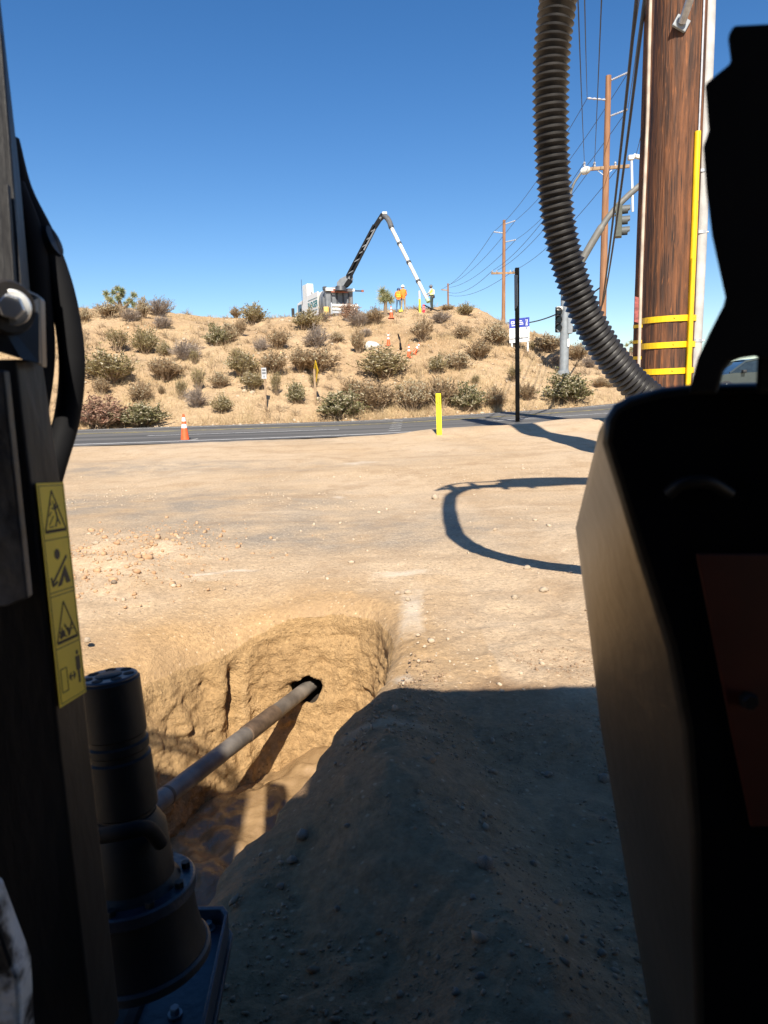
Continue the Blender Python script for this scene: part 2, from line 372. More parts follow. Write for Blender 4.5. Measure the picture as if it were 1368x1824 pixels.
def leafmat(name, c, c2):
    m = mat(name, c, 0.85, scale=9, c2=c2, spec=0.1); N, L = nodes_of(m); b = N['Principled BSDF']
    tr = N.new('ShaderNodeBsdfTranslucent'); mx = N.new('ShaderNodeMixShader'); mx.inputs[0].default_value = 0.42
    L.new(b.inputs['Base Color'].links[0].from_socket, tr.inputs['Color']); L.new(b.outputs[0], mx.inputs[1]); L.new(tr.outputs[0], mx.inputs[2]); L.new(mx.outputs[0], N['Material Output'].inputs['Surface'])
    return m
m_stem = mat('shrub_twig', (0.23, 0.16, 0.10), 0.9, scale=9, c2=(0.34, 0.25, 0.16))
m_stemgrey = mat('shrub_twig_grey', (0.24, 0.19, 0.16), 0.9, scale=9, c2=(0.36, 0.30, 0.25))
LEAF = {
 'olive': leafmat('leaf_olive', (0.245, 0.20, 0.085), (0.40, 0.33, 0.165)),
 'brown': leafmat('leaf_brown', (0.28, 0.19, 0.10), (0.45, 0.325, 0.185)),
 'green': leafmat('leaf_green', (0.15, 0.15, 0.06), (0.29, 0.265, 0.125)),
 'grey': leafmat('leaf_grey', (0.26, 0.20, 0.15), (0.40, 0.33, 0.25)),
 'rust': leafmat('leaf_rust', (0.26, 0.145, 0.095), (0.42, 0.28, 0.19)),
}
m_flower = leafmat('cream_flower', (0.52, 0.45, 0.28), (0.66, 0.60, 0.44))
m_rustflower = leafmat('rust_flower', (0.36, 0.19, 0.125), (0.50, 0.33, 0.24))
m_straw = mat('dry_grass', (0.33, 0.235, 0.125), 0.85, scale=0.7, c2=(0.50, 0.37, 0.20), world_co=True)

# ================================================================== TERRAIN
def rise(x): x = np.asarray(x, float); return np.minimum(0.035 * (np.sqrt(x ** 2 + 4) + x) / 2 + 0.03 * np.clip(x - 9, 0, None), 1.0)
def y_near(x): return 22.0 + 0.1 * np.asarray(x, float)      # near white edge line
def y_far(x): return 32.5 + 0.1 * np.asarray(x, float)       # far white edge line
def y_foot(x): return y_far(x) + 1.7
def road_z(x): return rise(x)
CR_X = np.array([-90, -40, -23.4, -16.8, -10.3, -7.2, -3.7, 0.7, 5.1, 7.3, 9.5, 12.1, 16.0, 17.8, 20.0, 26, 60])
CR_Z = np.array([8.6, 8.6, 8.1, 7.7, 7.05, 7.0, 6.85, 7.25, 7.5, 7.1, 5.95, 5.05, 3.3, 2.2, 1.1, 0.8, 0.8])
YC = 57.0
def H(x, y):
    x = np.asarray(x, float); y = np.asarray(y, float)
    zr = rise(x) * sstep(7, 20, y)
    # dirt lot: berm near the road edge on the right, spoil ridge right of the pit, spoil at left
    d_edge = y_near(x) - 0.9 - y
    z = zr + 0.20 * np.exp(-((d_edge - 1.1) / 1.0) ** 2) * sstep(-4, 3.5, x) * (0.75 + 0.25 * vnoise(x * 0.8, y * 0.8, seed=4))
    z = z + 0.035 * fbm(x * 0.5, y * 0.5, oct=4, seed=20) * sstep(2.5, 7, y)
    ridge = np.exp(-((x - (0.02 + 0.10 * (2.6 - y) + 0.07 * np.sin(y * 2.2))) / 0.26) ** 2) * sstep(3.2, 2.2, y)
    z = z + 0.17 * ridge * (0.8 + 0.35 * vnoise(x * 3, y * 3, seed=31)) * sstep(-0.75, -0.3, x)
    z = z + 0.10 * np.exp(-((x + 2.15) / 0.7) ** 2 - ((y - 5.6) / 1.0) ** 2) * (1 + 0.5 * vnoise(x * 4, y * 4, seed=33))
    near = sstep(9, 2, y)
    z = z + near * (0.016 * fbm(x * 4, y * 4, oct=5, seed=40) + 0.006 * fbm(x * 22, y * 22, oct=3, seed=44))
    # under the road
    inroad = sstep(0.25, -0.35, d_edge)
    z = z * (1 - inroad) + inroad * (rise(x) - 0.07)
    # hill
    yb = y_foot(x); t = (y - yb) / (YC - yb)
    zc = np.interp(x, CR_X, CR_Z)
    tc = np.clip(t, 0, 1)
    f = 1 - (1 - tc) ** 1.4
    hz = rise(x) + (zc - rise(x)) * f
    gull = 0.22 * fbm(x * 0.33, y * 0.16, oct=5, seed=60) + 0.10 * fbm(x * 1.1, y * 1.1, oct=4, seed=66, ridge=True)
    hz = hz + gull * sstep(0, 0.12, t) * sstep(1.25, 0.85, t) * np.clip((zc - rise(x)) / 5, 0.05, 1)
    hz = hz - 0.7 * sstep(YC + 0.8, YC + 6, y) * np.clip(zc / 6, 0, 1)
    hz = hz + 4.6 * np.exp(-((x - 31.5) / 7) ** 2 - ((y - 92) / 9) ** 2)
    onhill = sstep(-0.9, 0.2, y - yb)
    return z * (1 - onhill) + onhill * hz
def hit(px, py, y0=8.0, y1=110.0):
    d = ray(px, py); ys = np.linspace(y0, y1, 2600); t = ys / d.y
    X = CAM.x + d.x * t; Z = CAM.z + d.z * t
    below = np.nonzero(Z <= H(X, ys))[0]
    i = below[0] if len(below) else np.argmin(Z - H(X, ys))
    return Vector((float(X[i]), float(ys[i]), float(H(X[i], ys[i]))))
def on(x, y): return Vector((x, y, float(H(x, y))))

# ---- pit outline: (rim x, rim y, wall foot x, wall foot y)
PIT = [(0.03, 3.86, -0.12, 3.70), (0.02, 3.45, -0.12, 3.35), (-0.03, 3.1, -0.14, 3.0), (-0.13, 2.75, -0.20, 2.7), (-0.235, 2.42, -0.28, 2.4),
       (-0.34, 2.12, -0.38, 2.1), (-0.47, 1.9, -0.52, 1.9), (-0.56, 1.6, -0.62, 1.62), (-0.72, 1.3, -0.8, 1.4), (-1.1, 1.05, -1.1, 1.25),
       (-1.7, 1.2, -1.5, 1.4), (-1.95, 1.7, -1.62, 1.8), (-1.86, 2.3, -1.50, 2.4), (-1.68, 2.85, -1.30, 2.85), (-1.46, 3.3, -1.10, 3.3),
       (-1.22, 3.7, -0.95, 3.65), (-0.98, 4.02, -0.83, 3.93), (-0.78, 4.24, -0.74, 4.02), (-0.52, 4.34, -0.50, 4.04), (-0.28, 4.32, -0.28, 4.0), (-0.08, 4.16, -0.16, 3.9)]
def closed_spline(P, n):
    P = np.array(P, float); m = len(P); out = []
    for i in range(m):
        p0, p1, p2, p3 = P[i - 1], P[i], P[(i + 1) % m], P[(i + 2) % m]
        for k in range(n):
            t = k / n
            out.append(0.5 * (2 * p1 + (p2 - p0) * t + (2 * p0 - 5 * p1 + 4 * p2 - p3) * t * t + (3 * p1 - p0 - 3 * p2 + p3) * t ** 3))
    return np.array(out)
def resample(C, n):
    C2 = np.vstack([C, C[:1]]); seg = np.hypot(*(np.diff(C2[:, :2], axis=0)).T); s = np.concatenate([[0], np.cumsum(seg)])
    q = np.linspace(0, s[-1], n, endpoint=False); return np.stack([np.interp(q, s, C2[:, k]) for k in range(C.shape[1])], 1)
RING = resample(closed_spline(PIT, 24), 520)
rim = RING[:, :2].copy(); foot = RING[:, 2:].copy()
nrm = np.roll(rim, -1, 0) - np.roll(rim, 1, 0); nrm = np.stack([nrm[:, 1], -nrm[:, 0]], 1); nrm /= np.linalg.norm(nrm, axis=1)[:, None]
ctr = rim.mean(0)
if ((rim - ctr) * nrm).sum() < 0: nrm = -nrm                  # outward
sm = np.sin(np.arange(520) / 520 * 2 * np.pi); 
rim = rim + nrm * (0.022 * fbm(rim[:, 0] * 6, rim[:, 1] * 6, oct=4, seed=80))[:, None]
def rim_sd(x, y):                                             # signed distance (inside negative) and nearest rim index
    x = np.asarray(x); y = np.asarray(y); best = np.full(x.shape, 1e9); idx = np.zeros(x.shape, int)
    for k in range(0, 520):
        d = (x - rim[k, 0]) ** 2 + (y - rim[k, 1]) ** 2
        w = d < best; best = np.where(w, d, best); idx = np.where(w, k, idx)
    d = np.sqrt(best)
    inside = np.zeros(x.shape, bool); j = 519
    for i in range(520):
        xi, yi, xj, yj = rim[i, 0], rim[i, 1], rim[j, 0], rim[j, 1]
        c = ((yi > y) != (yj > y)) & (x < (xj - xi) * (y - yi) / (yj - yi + 1e-12) + xi)
        inside ^= c; j = i
    return np.where(inside, -d, d), idx

# ---- ground sheet
MK = [GZ(672, 1024), GZ(762, 1020), GZ(735, 1048), GZ(733, 1125), GZ(330, 1030), GZ(392, 1022), GZ(398, 1020), GZ(455, 1017), GZ(700, 1205), GZ(735, 1200), GZ(615, 828), GZ(662, 822), GZ(595, 888), GZ(612, 884)]
marks = [(MK[0].x, MK[0].y, MK[1].x, MK[1].y, 0.07), (MK[2].x, MK[2].y, MK[3].x, MK[3].y, 0.07), (MK[4].x, MK[4].y, MK[5].x, MK[5].y, 0.035), (MK[6].x, MK[6].y, MK[7].x, MK[7].y, 0.035), (MK[8].x, MK[8].y, MK[9].x, MK[9].y, 0.05), (MK[10].x, MK[10].y, MK[11].x, MK[11].y, 0.22), (MK[12].x, MK[12].y, MK[13].x, MK[13].y, 0.10)]
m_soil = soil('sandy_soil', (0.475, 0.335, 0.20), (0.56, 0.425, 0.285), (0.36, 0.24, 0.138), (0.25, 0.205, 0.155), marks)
m_pit = soil('cut_earth', (0.44, 0.275, 0.125), (0.50, 0.33, 0.165), (0.30, 0.18, 0.082), (0.2, 0.17, 0.13), (), bump=1.0)
m_hill = soil('hill_soil', (0.385, 0.255, 0.14), (0.45, 0.325, 0.195), (0.29, 0.20, 0.11), (0.2, 0.18, 0.15), (), hill=True)
m_far = mat('far_desert', (0.40, 0.28, 0.15), 0.95, scale=0.05, c2=(0.46, 0.34, 0.2), world_co=True)
def geom_axis(a, first, g, lim):
    out = [a]; s = first
    while out[-1] < lim: out.append(out[-1] + s); s *= g
    return out
xr = geom_axis(1.9, 0.017, 1.045, 62); xl = [-v for v in xr]
XS = np.array(sorted(set(xl + list(np.arange(-1.9, 1.9, 0.0165)) + xr)))
ys = [-14, -9, -6, -4, -3, -2, -1.4, -0.9, -0.5, -0.2, 0.05, 0.25, 0.4, 0.5, 0.6]
while ys[-1] < 34.0: ys.append(ys[-1] + 0.0075 * max(ys[-1], 0.9) ** 1.25)
YS = np.array(ys)
gx, gy = np.meshgrid(XS, YS)
gy = np.where(gy > 20, 20 + (gy - 20) / (YS[-1] - 20) * (y_foot(gx) - 0.5 - 20), gy)
gz = H(gx, gy)
ny, nx = gx.shape
box = (gx > -2.4) & (gx < 0.5) & (gy > 0.7) & (gy < 4.9)
sd = np.full(gx.shape, 9.0); ii = np.zeros(gx.shape, int)
sd[box], ii[box] = rim_sd(gx[box], gy[box])
idg = np.arange(ny * nx).reshape(ny, nx)
Q = np.stack([idg[:-1, :-1], idg[:-1, 1:], idg[1:, 1:], idg[1:, :-1]], -1).reshape(-1, 4)
flat_sd = sd.ravel()
keep = (flat_sd[Q] > 0).any(1)
Qk = Q[keep]
V = np.stack([gx.ravel(), gy.ravel(), gz.ravel()], 1)
edge = flat_sd < 0                                            # kept vertices inside the rim snap on to it
used = np.zeros(len(V), bool); used[Qk.ravel()] = True
sn = edge & used
V[sn, 0] = rim[ii.ravel()[sn], 0]; V[sn, 1] = rim[ii.ravel()[sn], 1]
dd = np.clip(flat_sd, 0, None)
leftish = sstep(-0.5, -1.0, V[:, 0])
farish = sstep(3.6, 4.05, V[:, 1]) * sstep(0.1, -0.15, V[:, 0]) * (1 - leftish)
def rim_drop(d, le, fa): return 0.05 * np.exp(-d / 0.045) + 0.02 * np.exp(-d / 0.12) + le * 0.17 * np.exp(-d / 0.22) + fa * 0.03 * np.exp(-d / 0.12)
V[:, 2] -= np.where(flat_sd < 8, rim_drop(dd, leftish, farish), 0)
remap = -np.ones(len(V), int); remap[used] = np.arange(used.sum())
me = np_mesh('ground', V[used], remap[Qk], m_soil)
gr = me.attributes.new('gravel', 'FLOAT', 'POINT')
vx, vy = V[used, 0], V[used, 1]
g = np.exp(-((vy - 8.6) / 1.5) ** 2) * sstep(1.2, -2.5, vx) + 0.9 * np.exp(-((vy - 6.4) / 0.7) ** 2) * np.exp(-((vx + 0.2) / 1.6) ** 2) + 0.6 * np.exp(-((vy - 13) / 1.4) ** 2) * sstep(2, -4, vx) + 0.55 * sstep(1.6, 0.3, y_near(vx) - 0.9 - vy)
g = np.clip(1.25 * g + 0.35 * fbm(vx * 0.6, vy * 0.6, oct=3, seed=91), 0, 1)
gr.data.foreach_set('value', g.astype(np.float32))
shade_m = np.exp(-((vx - 0.15 - 0.1 * (2.6 - vy)) / 0.85) ** 2) * sstep(3.35, 2.6, vy); shade_m = sstep(0.1, 0.6, shade_m + 0.3 * fbm(vx * 2, vy * 2, oct=4, seed=95) * sstep(0.02, 0.2, shade_m))  # mask for painted shade, spread over the canopy-shaded soil
fr_ = np.exp(-np.clip(sd.ravel()[used], 0, 9) / 0.33); fr_ = np.clip(fr_ * 1.5 + 0.3 * fbm(vx * 2.5, vy * 2.5, oct=4, seed=97) * (fr_ > 0.02), 0, 1)
me.attributes.new('fresh', 'FLOAT', 'POINT').data.foreach_set('value', fr_.astype(np.float32))
me.attributes.new('shade_tint', 'FLOAT', 'POINT').data.foreach_set('value', shade_m.astype(np.float32))
ground = bpy.data.objects.new('ground', me); col.objects.link(ground); tag(ground, kind='structure')

# ---- pit walls and floor
NV = 130
tv = np.linspace(0, 1, NV)
PV = np.zeros((NV, 520, 3))
le_r = sstep(-0.5, -1.0, rim[:, 0]); fa_r = sstep(3.6, 4.05, rim[:, 1]) * sstep(0.1, -0.15, rim[:, 0]) * (1 - le_r)
zrim = H(rim[:, 0], rim[:, 1]) - le_r * 0.17 - fa_r * 0.03
lf = sstep(-0.55, -1.15, rim[:, 0]) * sstep(1.0, 1.8, rim[:, 1])
DEP = 1.2
for j, t in enumerate(tv):
    prof = (1 - lf) * (t ** 0.75) + lf * (0.55 * t ** 0.5 + 0.45 * t)      # how far the wall has moved in towards its foot
    if t < 0.03:
        e = t / 0.03; p = rim + nrm * (0.05 * (1 - e)); z = zrim - 0.036 - 0.030 * e
    else:
        e = (t - 0.03) / 0.97; prof = (1 - lf) * (e ** 0.8) + lf * (0.5 * e ** 0.6 + 0.5 * e)
        p = rim + (foot - rim) * prof[:, None]; z = zrim - 0.066 - (DEP - 0.2 * le_r) * e ** 1.05
    n3 = fbm(p[:, 0] * 5, p[:, 1] * 5, np.full(520, 1) * z * 3.0, oct=6, seed=100, gain=0.55)
    r3 = fbm(p[:, 0] * 3.2, p[:, 1] * 3.2, z * 7.0, oct=5, seed=120, ridge=True)
    g3 = fbm(p[:, 0] * 11, p[:, 1] * 11, z * 1.1, oct=3, seed=140, ridge=True)
    arch = fbm((p[:, 0] + 0.4) * 2.2, z * 9 + 5 * np.abs(p[:, 0] + 0.45), p[:, 1] * 2, oct=4, seed=160, ridge=True)
    amp = np.clip((t - 0.02) * 7, 0, 1)
    lay = fbm(p[:, 0] * 1.6, p[:, 1] * 1.6, z * 15.0, oct=4, seed=180, ridge=True); hf = fbm(p[:, 0] * 30, p[:, 1] * 30, z * 30, oct=3, seed=190)
    disp = (0.032 * n3 + 0.011 * r3 + 0.008 * g3 + 0.008 * arch + 0.006 * lay + 0.006 * hf) * amp
    dc = np.hypot(rim[:, 0] + 0.93, rim[:, 1] - 4.06 + 0.25 * (t - 0.3)); disp = disp + amp * (0.075 * np.exp(-(dc / 0.045) ** 2) * sstep(0.05, 0.2, t) - 0.03 * np.exp(-((dc - 0.12) / 0.06) ** 2))
    for sx_, sw_ in ((-0.70, 0.022), (-0.56, 0.018), (-0.24, 0.022), (-0.40, 0.012)):   # bucket-tooth scrapes down the far face
        disp = disp + 0.014 * amp * np.exp(-((p[:, 0] - sx_ + 0.02 * t) / sw_) ** 4) * (p[:, 1] > 3.75) * sstep(0.2, 0.3, t)
    PV[j, :, 0] = p[:, 0] + nrm[:, 0] * disp; PV[j, :, 1] = p[:, 1] + nrm[:, 1] * disp; PV[j, :, 2] = z + 0.012 * n3 * amp
idp = np.arange(NV * 520).reshape(NV, 520); nxt = np.roll(idp, -1, 1)
QP = np.stack([idp[:-1], idp[1:], nxt[1:], nxt[:-1]], -1).reshape(-1, 4)
_d = ray(543, 1231); _q = PV.reshape(-1, 3); _w = _q - np.array(CAM); _t = _w @ np.array(_d) / _d.length_squared
_e = np.linalg.norm(_w - _t[:, None] * np.array(_d), axis=1) + np.where(_q[:, 1] > 3.6, 0, 9)
HOLE = Vector(_q[np.argmin(_e)])                                    # where the rod enters the far wall
PVf = PV.reshape(-1, 3)
hx0 = PVf[:, 0] - HOLE.x; hz0 = PVf[:, 2] - HOLE.z; ang = np.arctan2(hz0, hx0); rh = np.hypot(hx0, hz0)
HR = 0.088 * (1 + 0.10 * np.sin(ang * 2 + 1) + 0.06 * np.sin(ang * 5))
inh = (rh < HR) & (PVf[:, 1] > 3.6)
QP = QP[~inh[QP].all(1)]
us_ = np.zeros(len(PVf), bool); us_[QP.ravel()] = True; sn2 = inh & us_
PVf[sn2, 0] = HOLE.x + HR[sn2] * np.cos(ang[sn2]); PVf[sn2, 2] = HOLE.z + HR[sn2] * np.sin(ang[sn2]); PVf[sn2, 1] += 0.03
PV = PVf
me = np_mesh('pit_wall', PV.reshape(-1, 3), QP, m_pit)
pw = bpy.data.objects.new('pit_wall', me); col.objects.link(pw); tag(pw, kind='structure')
fx, fy = np.meshgrid(np.arange(-2.0, 0.25, 0.016), np.arange(1.0, 4.35, 0.016))
fz = -1.0 + 0.05 * fbm(fx * 2.2, fy * 2.2, oct=4, seed=200) + 0.018 * fbm(fx * 9, fy * 9, oct=4, seed=210)
fz = fz + 0.14 * np.exp(-((fx - HOLE.x - 0.10) / 0.22) ** 2) * sstep(3.3, 4.05, fy) + 0.08 * np.exp(-((fx + 0.05) / 0.14) ** 2) * sstep(2.8, 3.6, fy)
idf = np.arange(fx.size).reshape(fx.shape)
me = np_mesh('pit_mud', np.stack([fx.ravel(), fy.ravel(), fz.ravel()], 1), np.stack([idf[:-1, :-1], idf[:-1, 1:], idf[1:, 1:], idf[1:, :-1]], -1).reshape(-1, 4), m_mud)
pm = bpy.data.objects.new('pit_mud', me); col.objects.link(pm); tag(pm, kind='structure')
b = MB()
ax = Vector((0.37, 0.93, 0)).normalized()
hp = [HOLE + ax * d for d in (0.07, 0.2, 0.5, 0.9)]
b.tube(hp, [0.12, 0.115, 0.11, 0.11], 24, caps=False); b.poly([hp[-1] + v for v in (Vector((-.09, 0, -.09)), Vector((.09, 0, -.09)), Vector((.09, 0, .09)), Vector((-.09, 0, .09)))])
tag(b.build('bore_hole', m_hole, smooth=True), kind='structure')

# ---- hill
hx = np.concatenate([np.arange(-95, -40, 1.6), np.arange(-40, 30, 0.22), np.arange(30, 70, 1.2)])
hs = np.concatenate([np.linspace(0, 1.1, 150), np.geomspace(1.115, 4.2, 40)])
ax_, as_ = np.meshgrid(hx, hs)
ay_ = y_foot(ax_) - 0.5 + as_ * (YC - y_foot(ax_) + 0.5)
az_ = H(ax_, ay_)
idh = np.arange(ax_.size).reshape(ax_.shape)
me = np_mesh('hill', np.stack([ax_.ravel(), ay_.ravel(), az_.ravel()], 1), np.stack([idh[:-1, :-1], idh[:-1, 1:], idh[1:, 1:], idh[1:, :-1]], -1).reshape(-1, 4), m_hill)
hill = bpy.data.objects.new('hill', me); col.objects.link(hill); tag(hill, kind='structure')
b = MB(); b.poly([(-3000, -2500, -2.2), (3000, -2500, -2.2), (3000, 4000, -2.2), (-3000, 4000, -2.2)])
tag(b.build('desert_plain', m_far), kind='structure')

# ---- road and markings
def strip(name, m, x0, x1, f0, f1, dz, parent=None, n=120):
    xs_ = np.linspace(x0, x1, n); vs = []; 
    for x in xs_:
        for f in (f0, f1):
            y = y_near(x) + f if not callable(f) else f(x)
            vs.append((x, float(y), float(road_z(x)) + dz))
    b = MB(); b.add(vs, [(2 * i, 2 * i + 2, 2 * i + 3, 2 * i + 1) for i in range(n - 1)])
    return b.build(name, m, parent)
road = strip('road', m_asphalt, -95, 62, lambda x: y_near(x) - 0.85 + 0.22 * math.sin(x * 0.9) * math.sin(x * 0.37), lambda x: y_far(x) + 1.1, 0.0, n=400)
tag(road, kind='structure')
strip('edge_line', m_line, -95, 62, -0.07, 0.07, 0.006, road)
strip('edge_line', m_line, -95, 62, 10.43, 10.57, 0.006, road)
for x in range(-44, 40, 12): strip('lane_dash', m_line, x, x + 6.5, 3.75, 3.88, 0.006, road, 8)
for f in (6.75, 7.05): strip('centre_line', m_yline, -95, 62, f, f + 0.13, 0.006, road)
for k in range(6): strip('survey_dash', m_line, 0.2 + 0.06 * k, 0.6 + 0.06 * k, 1.2 + 1.55 * k, 1.32 + 1.55 * k, 0.006, road, 3)

# ================================================================== DRILL RIG (the machine the photo is taken from)
rig = thing('drill_rig', 'black drilling machine around the viewpoint, with yellow warning labels and orange inner panel', 'drill rig', (-0.5, 0.3, 0))
# --- left mast: corner post with the label face
def lerp2(a, b_, t): return (a[0] + (b_[0] - a[0]) * t, a[1] + (b_[1] - a[1]) * t)
A_px = [(28, 640), (55, 862), (99, 1262), (160, 1800), (170, 1880)]
B_px = [(76, 640), (108, 860), (150, 1234), (205, 1730), (214, 1810)]
A3 = [PY(*p, 0.72) for p in A_px]; B3 = [PY(*p, 0.775) for p in B_px]
D3 = [p + Vector((-0.22, -0.03, 0)) for p in A3]; C3 = [p + Vector((-0.24, 0.06, 0)) for p in B3]
b = MB()
for i in range(len(A3) - 1):
    b.add([A3[i], B3[i], C3[i], D3[i], A3[i + 1], B3[i + 1], C3[i + 1], D3[i + 1]], [(0, 1, 5, 4), (1, 2, 6, 5), (2, 3, 7, 6), (3, 0, 4, 7)] + ([(3, 2, 1, 0)] if i == 0 else []) + ([(4, 5, 6, 7)] if i == len(A3) - 2 else []))
b.build('mast_post', m_dusty, rig, bevel=0.0025)
# worn plate on the face towards the operator
b = MB(); q = [PY(-60, 655, 0.70), PY(18, 660, 0.70), PY(60, 1060, 0.70), PY(20, 1075, 0.70), PY(-60, 1075, 0.70)]
b.prism(q, (0, -0.012, 0)); b.build('wear_plate', m_worn, rig, bevel=0.002)
b = MB(); q = [PY(-60, 1545, 0.66), PY(6, 1560, 0.66), PY(58, 1700, 0.66), PY(66, 1860, 0.66), PY(-60, 1860, 0.66)]
b.prism(q, (0, -0.03, 0)); b.build('scraped_guard', mat('scraped_paint', (0.015, 0.015, 0.017), 0.55, scale=26, c2=(0.75, 0.72, 0.68), ramp=(0.44, 0.58), bump=0.4, bscale=40), rig, bevel=0.004)
# upper channel
b = MB()
ua = [PY(-8, -40, 0.90), PY(20, 300, 0.86), PY(42, 545, 0.83)]; ub = [PY(-6 + 2, -40, 0.95), PY(34, 300, 0.91), PY(56, 545, 0.88)]
for i in range(2):
    l0, l1 = ua[i] + Vector((-0.12, 0, 0)), ua[i + 1] + Vector((-0.12, 0, 0)); k0, k1 = ub[i] + Vector((-0.12, 0.05, 0)), ub[i + 1] + Vector((-0.12, 0.05, 0))
    b.add([ua[i], ub[i], k0, l0, ua[i + 1], ub[i + 1], k1, l1], [(0, 1, 5, 4), (1, 2, 6, 5), (2, 3, 7, 6), (3, 0, 4, 7)])
b.build('mast_channel', m_dusty, rig)
b = MB(); b.bar(PY(8, 330, 0.84), PY(22, 545, 0.82), 0.007, 0.010); b.bar(PY(-2, 60, 0.88), PY(33, 500, 0.845), 0.006, 0.006)
b.build('channel_rib', m_dusty, rig, bevel=0.001)
# hinge bracket and bolt
b = MB(); q = [PY(-50, 498, 0.70), PY(14, 500, 0.70), PY(72, 527, 0.74), PY(76, 655, 0.74), PY(66, 648, 0.73), PY(40, 640, 0.715), PY(-50, 612, 0.70)]
b.prism(q, (-0.008, 0.028, 0)); b.build('hinge_bracket', mat('navy_black_paint', (0.018, 0.022, 0.032), 0.4, c2=(0.035, 0.04, 0.05), scale=10), rig, bevel=0.0025)
b = MB(); c0 = PY(22, 548, 0.70); nn = Vector((0.35, -0.93, -0.05)).normalized()
b.lathe(PY(-18, 548, 0.72), c0 + nn * 0.002, [(0, 0.025), (0.9, 0.025), (1, 0.023)], 32); b.build('hinge_boss', m_dusty, rig, smooth=True)
b = MB(); b.lathe(c0, c0 + nn * 0.004, [(0, 0.0165), (0.8, 0.0165), (1, 0.015)], 28); b.lathe(c0 + nn * 0.004, c0 + nn * 0.016, [(0, 0.0118), (0.85, 0.0118), (1, 0.0105)], 6)
b.build('bolt', m_steel, rig, bevel=0.0008)
# yellow warning label: four pictogram panels
sc_ = [PY(57, 861, 0.722), PY(106, 859, 0.772), PY(147, 1232, 0.772), PY(100, 1261, 0.722)]     # tl tr br bl
sn_ = (sc_[1] - sc_[0]).cross(sc_[3] - sc_[0]).normalized()
if sn_.dot(CAM - sc_[0]) < 0: sn_ = -sn_
_r = ray(147, 1232); sc_[2] = CAM + _r * ((sc_[0] - CAM).dot(sn_) / _r.dot(sn_))
def S(u, v, h=0.001, k=0.0035): return sc_[0].lerp(sc_[1], u).lerp(sc_[3].lerp(sc_[2], u), v / 4.1) + sn_ * (h + k)
b = MB(); b.rings([S(0, 0, .0002), S(1, 0, .0002), S(1, 4.1, .0002), S(0, 4.1, .0002)], [S(0, 0), S(1, 0), S(1, 4.1), S(0, 4.1)]); lab = b.build('warning_label', m_sticker, rig)
def ink(polys, name, h=0.0013):
    b = MB()
    for p in polys: b.rings([S(u, v, 0.0010) for u, v in p], [S(u, v, h) for u, v in p])
    return b.build(name, m_ink, lab)
def seg(a, c, w):
    a, c = Vector(a), Vector(c); d = (c - a).normalized(); n = Vector((-d.y, d.x)) * w / 2
    return [tuple(a + n), tuple(c + n), tuple(c - n), tuple(a - n)]
def loop(pts, w): return [seg(pts[i], pts[(i + 1) % len(pts)], w) for i in range(len(pts))]
def disc(c, r, ry=None, n=14): ry = ry or r; return [(c[0] + r * math.cos(2 * math.pi * k / n), c[1] + ry * math.sin(2 * math.pi * k / n)) for k in range(n)]
ink(loop([(0.06, 0.05), (0.95, 0.05), (0.95, 4.05), (0.06, 4.05)], 0.012) + [seg((0.06, v), (0.95, v), 0.014) for v in (1.02, 1.98, 2.05, 3.02)], 'panel_border')
for v0 in (0.0, 2.05):
    ink(loop([(0.5, v0 + 0.14), (0.90, v0 + 0.86), (0.14, v0 + 0.86)], 0.035) + [seg((0.14, v0 + 0.875), (0.90, v0 + 0.875), 0.05)], 'warning_triangle')
ink([disc((0.56, 0.42), 0.045), seg((0.56, 0.46), (0.62, 0.64), 0.05), seg((0.62, 0.64), (0.52, 0.80), 0.04), seg((0.60, 0.62), (0.70, 0.76), 0.04), seg((0.56, 0.48), (0.70, 0.42), 0.03), seg((0.57, 0.48), (0.44, 0.46), 0.03), seg((0.30, 0.76), (0.48, 0.60), 0.02), seg((0.32, 0.60), (0.42, 0.52), 0.02), seg((0.30, 0.80), (0.46, 0.79), 0.02), seg((0.44, 0.40), (0.40, 0.34), 0.02), seg((0.50, 0.38), (0.50, 0.32), 0.02)], 'struck_figure')
ink([disc((0.46, 1.30), 0.10), seg((0.80, 1.36), (0.30, 1.74), 0.055), seg((0.30, 1.74), (0.17, 1.82), 0.05), seg((0.17, 1.70), (0.20, 1.86), 0.05), seg((0.20, 1.86), (0.38, 1.80), 0.05), [(0.70, 1.52), (0.86, 1.86), (0.70, 1.87), (0.64, 1.72), (0.52, 1.88), (0.36, 1.90)]], 'digging_figure')
ink([seg((0.46, 2.62), (0.60, 2.82), 0.045), seg((0.74, 2.60), (0.60, 2.84), 0.045), seg((0.58, 2.70), (0.58, 2.86), 0.05), disc((0.38, 2.78), 0.07), disc((0.30, 2.82), 0.05), seg((0.26, 2.74), (0.50, 2.86), 0.03), seg((0.36, 2.66), (0.30, 2.76), 0.03), seg((0.68, 2.74), (0.80, 2.76), 0.02)], 'crushed_hand')
ink(loop([(0.14, 3.42), (0.36, 3.42), (0.36, 3.86), (0.14, 3.86)], 0.018) + [seg((0.44, 3.64), (0.66, 3.64), 0.035), seg((0.43, 3.64), (0.51, 3.57), 0.03), seg((0.43, 3.64), (0.51, 3.71), 0.03), seg((0.67, 3.64), (0.59, 3.57), 0.03), seg((0.67, 3.64), (0.59, 3.71), 0.03), disc((0.80, 3.24), 0.045), [(0.72, 3.31), (0.88, 3.31), (0.88, 3.58), (0.84, 3.58), (0.83, 3.84), (0.805, 3.84), (0.80, 3.60), (0.795, 3.84), (0.765, 3.84), (0.76, 3.58), (0.72, 3.58)]], 'standing_figure')
